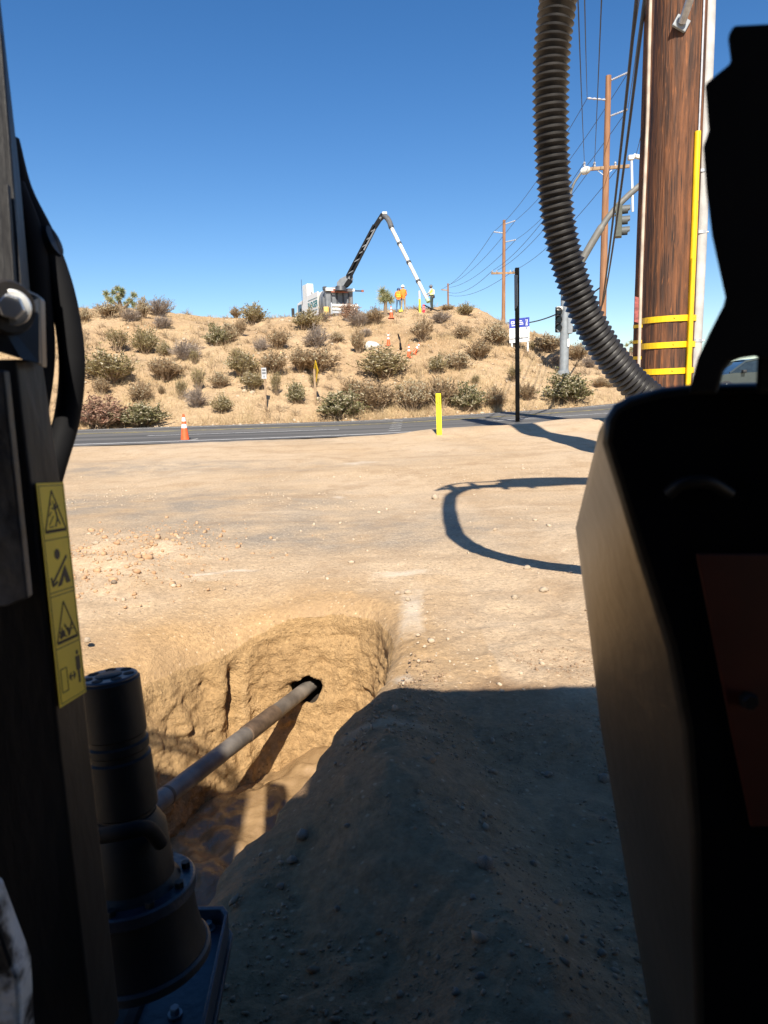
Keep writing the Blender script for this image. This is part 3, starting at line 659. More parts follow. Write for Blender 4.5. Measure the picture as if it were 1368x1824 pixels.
# hydraulic hoses behind the mast
def hose_part(pts, r, name='hydraulic_hose', m=m_rubber, n=14):
    b = MB(); b.tube(cr(pts, 8), r, n); return b.build(name, m, rig, smooth=True)
hose_part([PY(10, 250, 0.98), PY(34, 340, 0.98), PY(78, 430, 0.98), PY(112, 530, 0.98), PY(128, 640, 0.98), PY(120, 740, 0.98), PY(92, 840, 0.96), PY(60, 960, 0.95)], 0.0165)
hose_part([PY(20, 330, 0.96), PY(56, 430, 0.96), PY(68, 530, 0.96), PY(74, 630, 0.96), PY(64, 720, 0.95), PY(42, 830, 0.94)], 0.0165)
hose_part([PY(14, 330, 1.0), PY(40, 440, 1.0), PY(58, 540, 1.0), PY(64, 640, 1.0), PY(56, 740, 0.99)], 0.015)
b = MB(); b.tube([PY(70, 440, 0.975), PY(82, 434, 0.975), PY(98, 428, 0.975)], 0.019, 14); b.build('hose_clamp', m_black, rig, smooth=True)
# hose loops further left, outside the frame (their shadows fall on the pit wall)
for k, dx in enumerate((0.0, 0.07)):
    hose_part([(-1.4, -0.42, 2.6), (-1.25, -0.42, 3.0 - dx), (-1.02, -0.42, 3.22 - dx), (-0.84, -0.42, 3.25 - dx), (-0.70 - dx * .3, -0.42, 3.18 - dx), (-0.62 - dx * .6, -0.42, 3.0), (-0.60 - dx * .6, -0.42, 2.6), (-0.66, -0.42, 2.2)], 0.017)
# --- rotary motor, flanges, tray
mt = PY(194, 1207, 1.12); mb_ = PY(232, 1500, 1.10); dv = (mb_ - mt).normalized()
R0 = 0.0475
b = MB()
b.lathe(mt, mb_, [(0, R0 - 0.004), (0.012, R0), (0.33, R0 + 0.001), (0.34, R0 - 0.002), (0.37, R0 - 0.002), (0.38, R0 + 0.002), (0.42, R0 + 0.002), (0.43, R0 - 0.001), (0.46, R0 - 0.001), (0.47, R0 + 0.003), (0.78, R0 + 0.004), (0.8, R0 - 0.002), (0.84, R0 - 0.002), (0.86, R0 + 0.004), (1, R0 + 0.004)], 40)
motor = b.build('rotary_motor', m_black, rig, smooth=True, angle=30)
# plain cap plate; a ring of dark discs paints the shade of bolt holes
b = MB(); a = dv.orthogonal().normalized(); c = dv.cross(a)
b.lathe(mt - dv * 0.004, mt, [(0, R0 - 0.006), (0.5, R0 - 0.003), (1, R0 - 0.003)], 40)
cap = b.build('motor_cap', mat('motor_cap_paint', (0.02, 0.026, 0.04), 0.42, c2=(0.035, 0.042, 0.055), scale=12), rig, smooth=True, angle=30)
for k in range(7):
    t = 2 * math.pi * k / 7 + 0.3; p = mt + (a * math.cos(t) + c * math.sin(t)) * (R0 * 0.68)
    b = MB(); b.lathe(p - dv * 0.0048, p - dv * 0.0038, [(0, 0.0085), (1, 0.0085)], 18); b.build('pocket_shade_disc', m_rubber, cap)
b = MB(); b.lathe(mt - dv * 0.0058, mt - dv * 0.004, [(0, 0.0195), (0.6, 0.021), (1, 0.021)], 28); b.build('cap_boss', m_black, cap, smooth=True)
g0 = PY(226, 1470, 1.10)
b = MB(); g1 = g0 + dv * 0.10; g2 = g1 + dv * 0.022; g3 = g2 + dv * 0.095; g4 = g3 + dv * 0.02
b.lathe(g0 - dv * 0.02, g1, [(0, 0.049), (0.2, 0.062), (0.9, 0.066), (1, 0.075)], 40)
b.build('gearbox_neck', m_black, rig, smooth=True, angle=30)
b = MB(); b.lathe(g1, g2, [(0, 0.095), (0.12, 0.098), (0.88, 0.098), (1, 0.095)], 44); fl = b.build('upper_flange', mat('flange_paint', (0.014, 0.018, 0.03), 0.38, c2=(0.03, 0.035, 0.045), scale=16, bump=0.15), rig, smooth=True, angle=30)
for k in range(9):
    t = 2 * math.pi * k / 9; p = g1 + (a * math.cos(t) + c * math.sin(t)) * 0.084
    b = MB(); b.lathe(p - dv * 0.009, p, [(0, 0.0075), (0.1, 0.008), (1, 0.008)], 6); b.build('bolt', m_black, fl)
b = MB(); b.lathe(g2, g3, [(0, 0.092), (0.5, 0.094), (0.85, 0.10), (1, 0.104)], 44); b.build('gearbox', m_black, rig, smooth=True, angle=30)
b = MB(); b.lathe(g3, g4, [(0, 0.106), (0.2, 0.110), (0.8, 0.110), (1, 0.106)], 44); b.build('lower_flange', m_worn, rig, smooth=True, angle=30)
b = MB(); b.tube(cr([PY(170, 1490, 1.0), PY(220, 1482, 0.98), PY(262, 1476, 1.0), PY(285, 1500, 1.06)], 6), 0.012, 12); b.build('case_drain_hose', m_rubber, rig, smooth=True)
# tray under the gearbox: bottom plate with an upturned rim
T = [(352, 1612), (404, 1616), (416, 1680), (372, 1850), (330, 1990)]
b = MB(); zt = PY(404, 1616, 1.32).z
def TZ(px, py, dz=0.0): return GZ(px, py, zt + dz)
tr = [TZ(150, 1640), TZ(330, 1614), TZ(398, 1613), TZ(406, 1624), TZ(362, 1838), TZ(330, 1990), TZ(100, 1990)]
n_ = len(tr); ctr3 = sum(tr, Vector()) / n_
inn = [p + (ctr3 - p).normalized() * 0.012 for p in tr]
dn = Vector((0, 0, -0.035)); dn2 = Vector((0, 0, -0.05))
fs = []; vs = tr + inn + [p + dn for p in inn] + [p + dn2 for p in tr]
for k in range(n_):
    k2 = (k + 1) % n_
    fs += [(k, k2, n_ + k2, n_ + k), (n_ + k, n_ + k2, 2 * n_ + k2, 2 * n_ + k), (3 * n_ + k2, 3 * n_ + k, k, k2)]
fs += [tuple(2 * n_ + k for k in range(n_)), tuple(3 * n_ + k for k in reversed(range(n_)))]
b.add(vs, fs); tray = b.build('tray', mat('tray_paint', (0.016, 0.022, 0.036), 0.4, c2=(0.03, 0.036, 0.048), scale=14, bump=0.1), rig, bevel=0.003)
for p_ in ((372, 1655), (312, 1808)):
    p = TZ(*p_, -0.034); b = MB(); b.lathe(p, p + Vector((0, 0, 0.004)), [(0, 0.0125), (1, 0.0125)], 20); b.lathe(p + Vector((0, 0, 0.004)), p + Vector((0, 0, 0.016)), [(0, 0.0085), (0.8, 0.0085), (1, 0.0075)], 6); b.build('tray_bolt', mat('dull_bolt', (0.22, 0.22, 0.23), 0.4, 0.6, var=0.2), tray, bevel=0.0006)
b = MB(); lip = [p + Vector((0, 0, -0.052)) for p in tr]; b.rings([p + (p - ctr3).normalized() * 0.012 for p in lip], [p + (p - ctr3).normalized() * 0.012 + Vector((0, 0, -0.012)) for p in lip]); b.build('tray_flange', m_worn, rig, bevel=0.002)
b = MB()                                                       # carrier legs and track under the tray down to the ground
b.box((-0.62, 0.75, 0.12), (0.36, 1.0, 0.2)); b.build('front_carriage', m_black, rig, bevel=0.02)

# --- right cowl (console) with face painted shade-black, side painted bounce-lit brown, orange inner panel
near = [(1078, 745), (1072, 790), (1128, 965), (1190, 1155), (1218, 1300), (1232, 1480), (1240, 1900), (1620, 1900), (1620, 676), (1235, 684), (1180, 690), (1120, 706), (1094, 720)]
far_ = [(1066, 770), (1060, 795), (1023, 940), (1049, 1140), (1068, 1300), (1100, 1480), (1172, 1900), (1500, 1900), (1500, 676), (1235, 690), (1170, 696), (1106, 716), (1084, 738)]
NR = [PY(*p, 0.56) for p in near]; FR = [PY(*p, 0.86) for p in far_]
mid = [n.lerp(f, 0.86) * 1.0 for n, f in zip(NR, FR)]
b = MB(); n_ = len(NR)
b.add(NR + mid + FR, [(k, (k + 1) % n_, n_ + (k + 1) % n_, n_ + k) for k in range(n_)] + [(n_ + k, n_ + (k + 1) % n_, 2 * n_ + (k + 1) % n_, 2 * n_ + k) for k in range(n_)] + [tuple(2 * n_ + k for k in range(n_))])
b.add(NR, [tuple(reversed(range(n_)))])
for k in range(2 * n_ + 1, len(b.m)): b.m[k] = 1
cowl = b.build('console_cowl', [m_cowl, m_void], rig, smooth=True, angle=35)
bm = bmesh.new(); bm.from_mesh(cowl.data); bmesh.ops.remove_doubles(bm, verts=bm.verts, dist=1e-4); bmesh.ops.recalc_face_normals(bm, faces=bm.faces)
bmesh.ops.bevel(bm, geom=[e for e in bm.edges if len(e.link_faces) == 2 and e.calc_face_angle(0) > 0.6], offset=0.008, segments=3, profile=0.5, affect='EDGES', clamp_overlap=True)
bm.to_mesh(cowl.data); bm.free(); smooth_mesh(cowl.data, 50)
b = MB(); q = [PY(1238, 985, 0.557), PY(1500, 985, 0.557), PY(1500, 1470, 0.557), PY(1335, 1470, 0.557), PY(1298, 1290, 0.557)]
b.prism(q, (0, -0.003, 0)); op = b.build('inner_panel', m_orange_panel, cowl, bevel=0.002)
b = MB(); p = PY(1330, 1245, 0.553); b.lathe(p, p + Vector((0, -0.008, 0)), [(0, 0.007), (0.8, 0.007), (1, 0.006)], 6); b.build('bolt', m_black, cowl)
b = MB(); b.tube(cr([PY(1190, 880, 0.556), PY(1215, 862, 0.55), PY(1260, 858, 0.55), PY(1300, 880, 0.556)], 6), 0.005, 10); b.build('cowl_handle', m_black, cowl, smooth=True)
# --- dark guard and armrest above the cowl
sil = [(1296, 66), (1306, 46), (1420, 40), (1560, 40), (1560, 640), (1352, 640), (1345, 632), (1318, 636), (1300, 642), (1286, 660), (1276, 700), (1226, 700), (1242, 640), (1262, 596), (1288, 545), (1292, 530), (1288, 512), (1268, 420), (1258, 340), (1252, 262), (1262, 232), (1255, 150), (1302, 112)]
b = MB(); b.rings([PY(*p, 0.50) for p in sil], [PY(p[0] + 3, p[1] + 2, 0.565) for p in sil]); b.build('seat_guard', m_rubber, rig, bevel=0.004, seg=3)
b = MB(); b.rings([PY(*p, 0.52) for p in [(1350, 620), (1346, 700), (1560, 700), (1560, 620)]], [PY(*p, 0.56) for p in [(1352, 622), (1348, 702), (1560, 702), (1560, 622)]]); b.build('guard_foot', m_black, rig, bevel=0.003)
# --- canopy over the operator: roof, and an unseen rear wall added against the sun
b = MB(); b.box((0.62, -0.68, 2.42), (1.50, 1.96, 0.07)); b.box((-0.62, -1.06, 2.42), (0.98, 1.14, 0.07)); b.build('canopy_roof', m_black, rig, bevel=0.015)  # second, left slab is added out of view to shade the mast
b = MB(); b.box((0.12, -1.66, 1.35), (2.5, 0.05, 2.1)); b.build('added_rear_wall', m_black, rig, bevel=0.01)  # unseen wall added to stop sun passing under the roof
b = MB(); b.box((1.33, -0.9, 1.3), (0.05, 1.4, 2.2)); b.build('side_panel', m_black, rig, bevel=0.01)
b = MB(); b.box((0.10, -0.85, 0.30), (2.3, 1.5, 0.35)); b.build('chassis', m_black, rig, bevel=0.03)
b = MB(); b.box((0.95, 0.55, 0.33), (0.55, 1.0, 0.42)); b.build('console_base', m_black, rig, bevel=0.03)
b = MB(); b.box((-1.03, -0.75, 1.74), (0.94, 0.7, 2.58)); b.build('added_shade_block', m_black, rig, bevel=0.05)  # unseen block added to throw the shadow on the lower pit wall
for x in (-1.0, 1.1):
    b = MB(); b.box((x, -0.75, 0.13), (0.32, 1.8, 0.26)); b.build('track', m_tyre, rig, bevel=0.08, seg=4)

# ================================================================== DRILL ROD
r0, r1 = PY(150, 1530, 2.42), HOLE + Vector((-0.03, 0, -0.008))
dr = (r1 - r0).normalized()
rod = thing('drill_rod', 'scuffed grey drill rod running across the pit into the far earth wall', 'drill rod', r0)
b = MB(); RR = 0.043; L_ = (r1 - r0).length + 0.4
ts = np.linspace(0, 1, 60); prof = [(t, RR * (1 + 0.015 * math.sin(t * 55) * math.sin(t * 17))) for t in ts]
b.lathe(r0, r0 + dr * L_, prof, 28); b.build('rod_tube', m_rod, rod, smooth=True)
j = PY(455, 1305, 3.55); jt = (j - r0).dot(dr); jp = r0 + dr * jt
b = MB(); b.lathe(jp, jp + dr * 0.34, [(0, RR), (0.02, RR + 0.004), (0.98, RR + 0.004), (1, RR)], 28); b.build('tool_joint', m_rodmud, rod, smooth=True, angle=30)
b = MB(); b.lathe(r0 + dr * 0.5, r0 + dr * 0.52, [(0, RR), (0.3, RR + 0.0015), (0.7, RR + 0.0015), (1, RR)], 28); b.build('collar_groove', m_rodmud, rod, smooth=True)

# ================================================================== VACUUM HOSE AND ITS BOOM
HY = 3.35
hp = [PY(px, py, HY + 0.32 * (py / 700) ** 1.5) for px, py in ((994, 0), (984, 80), (981, 160), (982, 240), (987, 330), (999, 420), (1022, 505), (1052, 578), (1095, 645), (1150, 702))]
hp = [Vector((1.75, 3.5, 5.42)), Vector((1.42, 3.46, 5.40)), Vector((1.14, 3.42, 5.02)), Vector((0.98, 3.4, 4.3)), Vector((0.86, 3.37, 3.5))] + hp + [PY(1230, 752, HY + 0.34), PY(1330, 800, HY + 0.35), Vector((2.3, 3.7, 0.45)), Vector((2.9, 3.4, 0.09)), Vector((3.6, 3.1, 0.09))]
cl = cr(hp, 14)
seglen = [0]
for i in range(1, len(cl)): seglen.append(seglen[-1] + (cl[i] - cl[i - 1]).length)
PITCHH = 0.0285; NS = 6; tot = seglen[-1]; m_ = int(tot / PITCHH) * NS
q = np.linspace(0, tot, m_); carr = np.array([tuple(p) for p in cl])
pts = np.stack([np.interp(q, seglen, carr[:, k]) for k in range(3)], 1)
kk = np.hanning(41); kk /= kk.sum()
for k in range(3): pts[20:-20, k] = np.convolve(pts[:, k], kk, 'valid')
ph = np.arange(m_) % NS / NS
rad = 0.0635 + 0.0155 * np.abs(1 - 2 * ph) ** 1.25
vh = thing('vacuum_hose', 'black ribbed vacuum hose hanging in a curve before the thick wooden pole', 'hose', (1.0, 3.4, 0))
b = MB(); b.tube([Vector(p) for p in pts], list(rad), 36); b.build('ribbed_tube', m_hose, vh, smooth=True, angle=50)
b = MB(); b.tube([hp[0] + Vector((0.25, 0, 0)), hp[0], hp[0] + Vector((-0.2, 0, 0))], 0.088, 24); b.build('hose_cuff', m_black, vh, smooth=True)
boom = thing('hose_boom', 'black boom arm carrying the vacuum hose, throwing a jagged shadow on the dirt', 'boom', (5.6, 3.6, 0))
b = MB(); b.bar((1.9, 3.55, 5.60), (5.6, 3.55, 5.75), 0.30, 0.42); b.bar((1.05, 3.45, 5.42), (2.6, 3.5, 5.55), 0.05, 0.06); b.bar((1.0, 3.62, 5.30), (2.2, 3.62, 5.5), 0.05, 0.05); b.build('boom_arm', m_black, boom, bevel=0.01)
b = MB()
for x, z in ((1.2, 5.38), (1.5, 5.5), (1.85, 5.42), (2.2, 5.5)): b.box((x, 3.52, z), (0.09, 0.34, 0.26))
b.tube(cr([(0.98, 3.5, 5.30), (1.3, 3.56, 5.74), (1.8, 3.6, 5.78), (2.6, 3.6, 5.80)], 6), 0.03, 10); b.build('hose_bracket', m_black, boom, bevel=0.01)
b = MB(); b.bar((5.6, 3.6, 0.0), (5.6, 3.6, 5.9), 0.34, 0.34); b.box((5.6, 3.6, 0.05), (0.9, 0.9, 0.1)); b.build('boom_column', m_black, boom, bevel=0.02)

# ================================================================== POLES AND WIRES
def vang(px0, py0, px1, py1, Y): return PY(px0, py0, Y), PY(px1, py1, Y)
def strap(parent, axis, z, r, w, m):
    b = MB(); n = 40; vs = []; fs = []
    for k in range(n):
        t = 2 * math.pi * k / n
        for rr, zz in ((r, -w / 2), (r, w / 2)):
            vs.append((axis.x + rr * math.cos(t), axis.y + rr * math.sin(t), z + zz + 0.012 * math.sin(t + 0.6)))
    for k in range(n): k2 = (k + 1) % n; fs.append((2 * k, 2 * k2, 2 * k2 + 1, 2 * k + 1))
    b.add(vs, fs)
    for t in (-1.75, -1.2): b.lathe((axis.x + (r) * math.cos(t), axis.y + r * math.sin(t), z), (axis.x + (r + 0.012) * math.cos(t), axis.y + (r + 0.012) * math.sin(t), z), [(0, 0.014), (1, 0.012)], 6)
    o = b.build('strap', m, parent); return o
def big_pole(name, label, px_bot, px_top, Y, dia, strap_py, strap_h, moulding=None):
    base = PY(px_bot, 690, Y); top = PY(px_top, 0, Y)
    d = (top - base) / (top.z - base.z); g = base - d * (base.z - float(H(base.x, base.y))); g.z -= 0.5
    t = g + d * 17.0
    root = thing(name, label, 'utility pole', (g.x, g.y, g.z + 0.5))
    n, m = 72, 120; vs = []
    A, Z = np.meshgrid(np.arange(n) / n * 2 * np.pi, np.linspace(0, 1, m) ** 1.6)
    r = dia / 2 * (1.06 - 0.16 * Z)
    zz = Z * 17
    r = r * (1 + 0.012 * fbm(np.cos(A) * 2.5, np.sin(A) * 2.5, zz * 0.5, oct=4, seed=300)) - 0.010 * np.clip(fbm(np.cos(A) * 7, np.sin(A) * 7, zz * 0.35, oct=3, seed=310, ridge=True) - 0.6, 0, 1) * dia
    # long drying cracks
    for (a0, z0, z1, w) in ((-1.42, 2.2, 9.5, 0.035), (-1.05, 0.2, 4.0, 0.03), (-1.9, 3.0, 12, 0.03), (-0.6, 1, 7, 0.03)):
        dA = np.abs(((A - a0 - 0.05 * np.sin(zz * 1.7) + np.pi) % (2 * np.pi)) - np.pi)
        r = r - 0.018 * np.exp(-(dA / w) ** 2) * sstep(z0 - .3, z0 + .3, zz) * sstep(z1 + .3, z1 - .3, zz)
    X = g.x + d.x * zz + r * np.cos(A); Yv = g.y + d.y * zz + r * np.sin(A); Zv = g.z + zz
    idq = np.arange(n * m).reshape(m, n); nx_ = np.roll(idq, -1, 1)
    Vp = np.stack([X.ravel(), Yv.ravel(), Zv.ravel()], 1) - np.array(root.location)
    me = np_mesh('shaft', Vp, np.stack([idq[:-1], nx_[:-1], nx_[1:], idq[1:]], -1).reshape(-1, 4), m_wood)
    o = bpy.data.objects.new('shaft', me); col.objects.link(o); o.parent = root
    ax = lambda z: g + d * (z - g.z)
    for py in strap_py:
        z = PY(px_bot, py, Y - dia / 2).z; strap(root, ax(z), z, dia / 2 * 1.055 + 0.006, strap_h, m_yellow)
    return root, ax
YP, DP = 11.2, 0.72
pole, pax = big_pole('utility_pole', 'thick creosoted wooden utility pole with three yellow straps and grey riser conduit', 1187, 1214, YP, DP, (566, 613, 660), 0.085)
zt_ = lambda py: PY(1230, py, YP - 0.3).z
def along(pxs, Y): return [PY(px, py, Y) for px, py in pxs]
b = MB(); b.tube(cr(along([(1264, -80), (1262, 40), (1252, 300), (1248, 420), (1238, 640), (1232, 820)], YP - 0.15), 6), 0.088, 20); cd = b.build('riser_conduit', m_conduit, pole, smooth=True)
for py in (306, 415, 607):
    p = PY(1250 - (py - 306) * 0.034, py, YP - 0.15); b = MB(); b.tube([p + Vector((0, 0, -0.02)), p + Vector((0, 0, 0.02))], 0.096, 20); b.tube([p + Vector((0.1, -0.06, 0)), p + Vector((-0.3, -0.02, 0))], 0.012, 8); b.build('conduit_clamp', m_galv, pole, smooth=True)
gp = along([(1243, 234), (1236, 420), (1230, 560), (1224, 720), (1222, 780)], YP - 0.36)
b = MB()
for i in range(len(gp) - 1): b.tube([gp[i], gp[i + 1]], 0.042, 14)
b.build('yellow_guard', m_yellow, pole, smooth=True)
b = MB(); b.tube(along([(1235, 460), (1229, 600), (1222, 740)], YP - 0.40), 0.030, 12); b.build('inner_guard', m_yellow, pole, smooth=True)
b = MB(); b.tube(along([(1256, -40), (1250, 120), (1245, 236)], YP - 0.34), 0.014, 8); b.build('ground_wire', m_galv, pole, smooth=True)
p0 = PY(1215, 40, YP - 0.40)
b = MB(); nrmb = Vector((0.1, -1, 0.0)).normalized(); b.box(p0 + Vector((0, 0.03, 0)), (0.20, 0.05, 0.16), Matrix.Rotation(0.5, 3, 'Y')); b.build('arm_plate', m_signalpole, pole, bevel=0.01)
b = MB(); b.tube([p0, p0 + Vector((0.03, -0.5, 0.45)), p0 + Vector((0.06, -1.6, 1.5))], 0.052, 16); b.build('lamp_arm', m_galv, pole, smooth=True)
YR, DR = 17.8, 0.62
pole2, pax2 = big_pole('utility_pole', 'darker wooden utility pole half hidden behind the thick strapped pole', 1150, 1174, YR, DR, (579, 607, 636), 0.075)
b = MB(); pp = along([(1160, -40), (1158, 30), (1154, 200), (1147, 360), (1142, 500), (1137, 690)], YR - 0.36)
b.tube(pp, 0.036, 8); b.build('moulding_strip', m_moulding, pole2, smooth=True)
b = MB(); q = [PY(1131, 528, YR - 0.36), PY(1138, 530, YR - 0.36), PY(1137, 575, YR - 0.36), PY(1130, 573, YR - 0.36)]; b.prism(q, (0, 0.02, 0)); b.build('tag_plate', mat('faded_red_tag', (0.25, 0.06, 0.05), 0.7, var=0.4, scale=14), pole2)

def far_pole(label, top, bot, Y, r, zscale, arms=True):
    t, q = PY(*top, Y), PY(*bot, Y); g = on(q.x, q.y); g.z -= 0.3
    t = Vector((g.x + (t.x - g.x), g.y, t.z))
    root = thing('utility_pole', label, 'utility pole', g, 'utility poles carrying the power lines away over the hill')
    b = MB(); b.tube([g, g.lerp(t, 0.5), t], [r * 1.25, r * 1.05, r * 0.85], 14); b.build('shaft', m_wood_far, root, smooth=True)
    return root, g, t
pA, gA, tA = far_pole('tall brown utility pole with crossarm, standing right of the hanging ribbed hose', (1084, 135), (1071, 640), 50, 0.205, 1)
def insul(root, p, q, ribs=9, r=0.05):
    b = MB(); prof = []
    for k in range(ribs * 2 + 1): prof.append((k / (ribs * 2), r * (1.5 if k % 2 else 0.7)))
    b.lathe(p, q, prof, 10); b.build('insulator', m_insul, root, smooth=True)
def PA(px, py): return PY(px, py, 50)
insul(pA, PA(1088, 143), PA(1119, 129), 10); insul(pA, PA(1086, 207), PA(1118, 195), 10); insul(pA, PA(1080, 178), PA(1046, 175), 4)
b = MB(); b.bar(PA(1040, 302), PA(1121, 296), 0.16, 0.20); b.build('crossarm', m_arm, pA, bevel=0.01)
b = MB(); b.bar(PA(1061, 301), PA(1075, 312), 0.05, 0.04); b.bar(PA(1094, 299), PA(1079, 312), 0.05, 0.04); b.build('arm_brace', m_galv, pA)
for px in (1041, 1059, 1096, 1103):
    b = MB(); b.lathe(PA(px, 299), PA(px, 288), [(0, 0.05), (0.3, 0.09), (0.5, 0.05), (0.7, 0.09), (1, 0.04)], 10); b.build('pin_insulator', m_insul, pA, smooth=True)
pB, gB, tB = far_pole('brown utility pole with crossarm rising behind the hill crest left of the black post', (898, 392), (896, 585), 90, 0.20, 1)
def PB(px, py): return PY(px, py, 90)
insul(pB, PB(900, 399), PB(918, 393), 6, 0.06); insul(pB, PB(900, 431), PB(919, 427), 6, 0.06); insul(pB, PB(896, 415), PB(879, 413), 4, 0.06)
b = MB(); b.bar(PB(875, 487), PB(917, 486), 0.2, 0.22); b.build('crossarm', m_arm, pB)
for px in (877, 885, 909, 915):
    b = MB(); b.lathe(PB(px, 486), PB(px, 481), [(0, 0.05), (0.4, 0.1), (1, 0.05)], 8); b.build('pin_insulator', m_insul, pB)
pC, gC, tC = far_pole('small distant grey utility pole on the skyline right of the person in the white helmet', (798, 505), (798, 562), 150, 0.19, 1)
b = MB(); b.bar(PY(786, 516, 150), PY(797, 517, 150), 0.2, 0.2); b.build('crossarm', m_arm, pC)
def wire(label, p, q, sag, r):
    p, q = Vector(p), Vector(q); n = 40; pts = [p.lerp(q, k / n) - Vector((0, 0, 4 * sag * (k / n) * (1 - k / n))) for k in range(n + 1)]
    b = MB(); b.tube(pts, r, 6); o = b.build('power_line', m_wire, origin=tuple(p)); tag(o, label, 'power line', 'overhead power lines'); return o
def PD(px, py): return PY(px, py, 150)
W = [((1119, 129), (918, 393)), ((1118, 195), (919, 427)), ((1046, 175), (879, 413)), ((1041, 289), (877, 482)), ((1059, 291), (885, 482)), ((1103, 296), (915, 482))]
nm = ['from the top right insulator of the tall pole', 'from the second right insulator of the tall pole', 'from the left insulator of the tall pole', 'from the left end of the crossarm', 'from the inner left pin of the crossarm', 'from the right end of the crossarm']
for (a, c), s_ in zip(W, nm): wire('thin wire ' + s_ + ' to the hill pole', PA(*a), PB(*c), 0.9, 0.020)
W2 = [((918, 393), (800, 507)), ((919, 427), (801, 512)), ((879, 413), (786, 515)), ((877, 482), (797, 520)), ((915, 482), (800, 526))]
nm2 = ['top right', 'second right', 'left', 'crossarm left', 'crossarm right']
for (a, c), s_ in zip(W2, nm2): wire('thin distant wire from the ' + s_ + ' of the hill pole down to the skyline', PB(*a), PD(*c), 1.1, 0.026)
T1 = [((1041, 289), (1024, -160), 14, 'leftmost of the near-vertical wires rising past the hose'), ((1059, 291), (1078, -160), 14, 'third near-vertical wire rising past the hose'), ((1046, 175), (1038, -160), 14, 'second near-vertical wire rising from the left insulator'), ((1119, 129), (1165, -200), 12, 'thin wire rising from the top right insulator beside the thick cables'), ((1118, 195), (1172, -200), 12, 'thin wire nearest the thick pole, rising from the second insulator')]
for a, c, Y, s_ in T1: wire(s_, PA(*a), PY(*c, Y), 0.25, 0.016)
for k, (a, c) in enumerate((((1069, 560), (1150, -160)), ((1074, 540), (1168, -160)))):
    wire(('left' if k == 0 else 'right') + ' of the two thick black cables running up beside the thick pole', PA(*a), PY(*c, 15), 0.9, 0.04)
wire('black cable sagging from the tall pole across the signal arm to the hill crest', PA(1072, 510), PY(905, 575, 70), 0.8, 0.05)
wire('faint guy wire between the detector pole and the darker pole', PY(1128, 285, 34), PY(1150, 200, YR), 0.2, 0.010)

# ================================================================== TRAFFIC SIGNAL
sb = hit(1004, 668); SY = sb.y
sig = thing('traffic_signal', 'grey traffic signal pole with mast arm, street lamp and two signal heads', 'traffic signal', sb)
def PS(px, py): return PY(px, py, SY)
b = MB(); b.tube([PS(1004, 690), PS(1006, 560), PS(1007, 450), PS(1009, 375)], [0.25, 0.22, 0.19, 0.16], 20); b.build('pole', m_signalpole, sig, smooth=True)
b = MB(); b.tube([PS(1002.5, 668), PS(1002.6, 660)], 0.34, 20); b.build('base_collar', m_signalpole, sig, smooth=True)
b = MB(); b.tube(cr([PS(1008, 512), PS(1034, 468), PS(1062, 420), PS(1085, 385), PS(1112, 355), PS(1150, 322), PS(1200, 285)], 8), [0.19] * 20 + [0.15] * 29, 16); b.build('mast_arm', m_armgrey, sig, smooth=True)
b = MB(); b.tube(cr([PS(1009, 385), PS(1015, 352), PS(1022, 328), PS(1036, 306)], 6), 0.06, 12); b.build('lamp_arm', m_armgrey, sig, smooth=True)
b = MB(); b.lathe(PS(1034, 307), PS(1051, 301), [(0, 0.06), (0.2, 0.17), (0.6, 0.2), (0.9, 0.15), (1, 0.05)], 16); b.build('street_lamp', m_cream, sig, smooth=True)
def head(c, face, hgt, mh, mv, up_=Vector((0, 0, 1)), back=False):
    face = Vector(face).normalized(); side = face.cross(up_).normalized(); w = hgt / 3.1; d = w * 0.62
    b = MB(); q = [c + side * (sx * w / 2) + up_ * (sz * hgt / 2) - face * d for sx, sz in ((-1, -1), (1, -1), (1, 1), (-1, 1))]
    b.prism(q, face * d); o = b.build('signal_head', mh, sig, bevel=0.03)
    for k in (1, 0, -1):
        cc = c + up_ * (k * hgt / 3.1); r = w * 0.42
        b = MB(); b.lathe(cc, cc + face * 0.02, [(0, r * 0.9), (1, r * 0.85)], 20); b.build('lens', m_lens, o)
        b = MB(); n = 20; ring0 = []; vs = []; fs = []
        for t in range(n + 1):
            a = -0.30 * math.pi + 1.60 * math.pi * t / n; u = side * math.cos(a) + up_ * math.sin(a)
            ln = w * (0.75 if math.sin(a) > -0.1 else 0.55)
            for rr, e in ((r, 0), (r, ln), (r * 0.93, ln), (r * 0.93, 0)): vs.append(cc + u * rr + face * e)
        for t in range(n):
            for e in range(4): fs.append((4 * t + e, 4 * t + (e + 1) % 4, 4 * t + 4 + (e + 1) % 4, 4 * t + 4 + e))
        b.add(vs, fs); b.build('visor', mv, o, smooth=True)
    return o
head(PS(1108, 393), (0.95, -0.32, 0), 1.62, m_signal, mat('visor_grey', (0.09, 0.095, 0.09), 0.55, var=0.1))
b = MB(); b.prism([PS(1101, 413), PS(1109, 413), PS(1107, 420), PS(1102, 422)], (0, 0.04, 0)); b.build('backplate_tip', m_sigblk, sig)
b = MB(); b.bar(PS(1092, 384), PS(1104, 383), 0.08, 0.08); b.build('head_bracket', m_armgrey, sig)
head(PS(996, 569), (-0.35, -0.94, 0), 1.30, m_sigblk, m_sigblk)
b = MB(); b.tube([PS(992, 586), PS(993, 590), PS(1015, 590), PS(1017, 586)], 0.04, 8); b.build('head_bracket', m_signalpole, sig)
b = MB(); b.bar(PS(999, 552), PS(1008, 552), 0.06, 0.06); b.build('head_bracket', m_signalpole, sig)
b = MB(); b.box(PS(995.5, 550) + Vector((0, -0.1, 0)), (0.3, 0.2, 0.2)); b.build('head_cap', m_cream, sig, bevel=0.03)
head(PS(1018, 572), (1, 0.1, 0), 1.30, m_signalpole, m_sigblk)
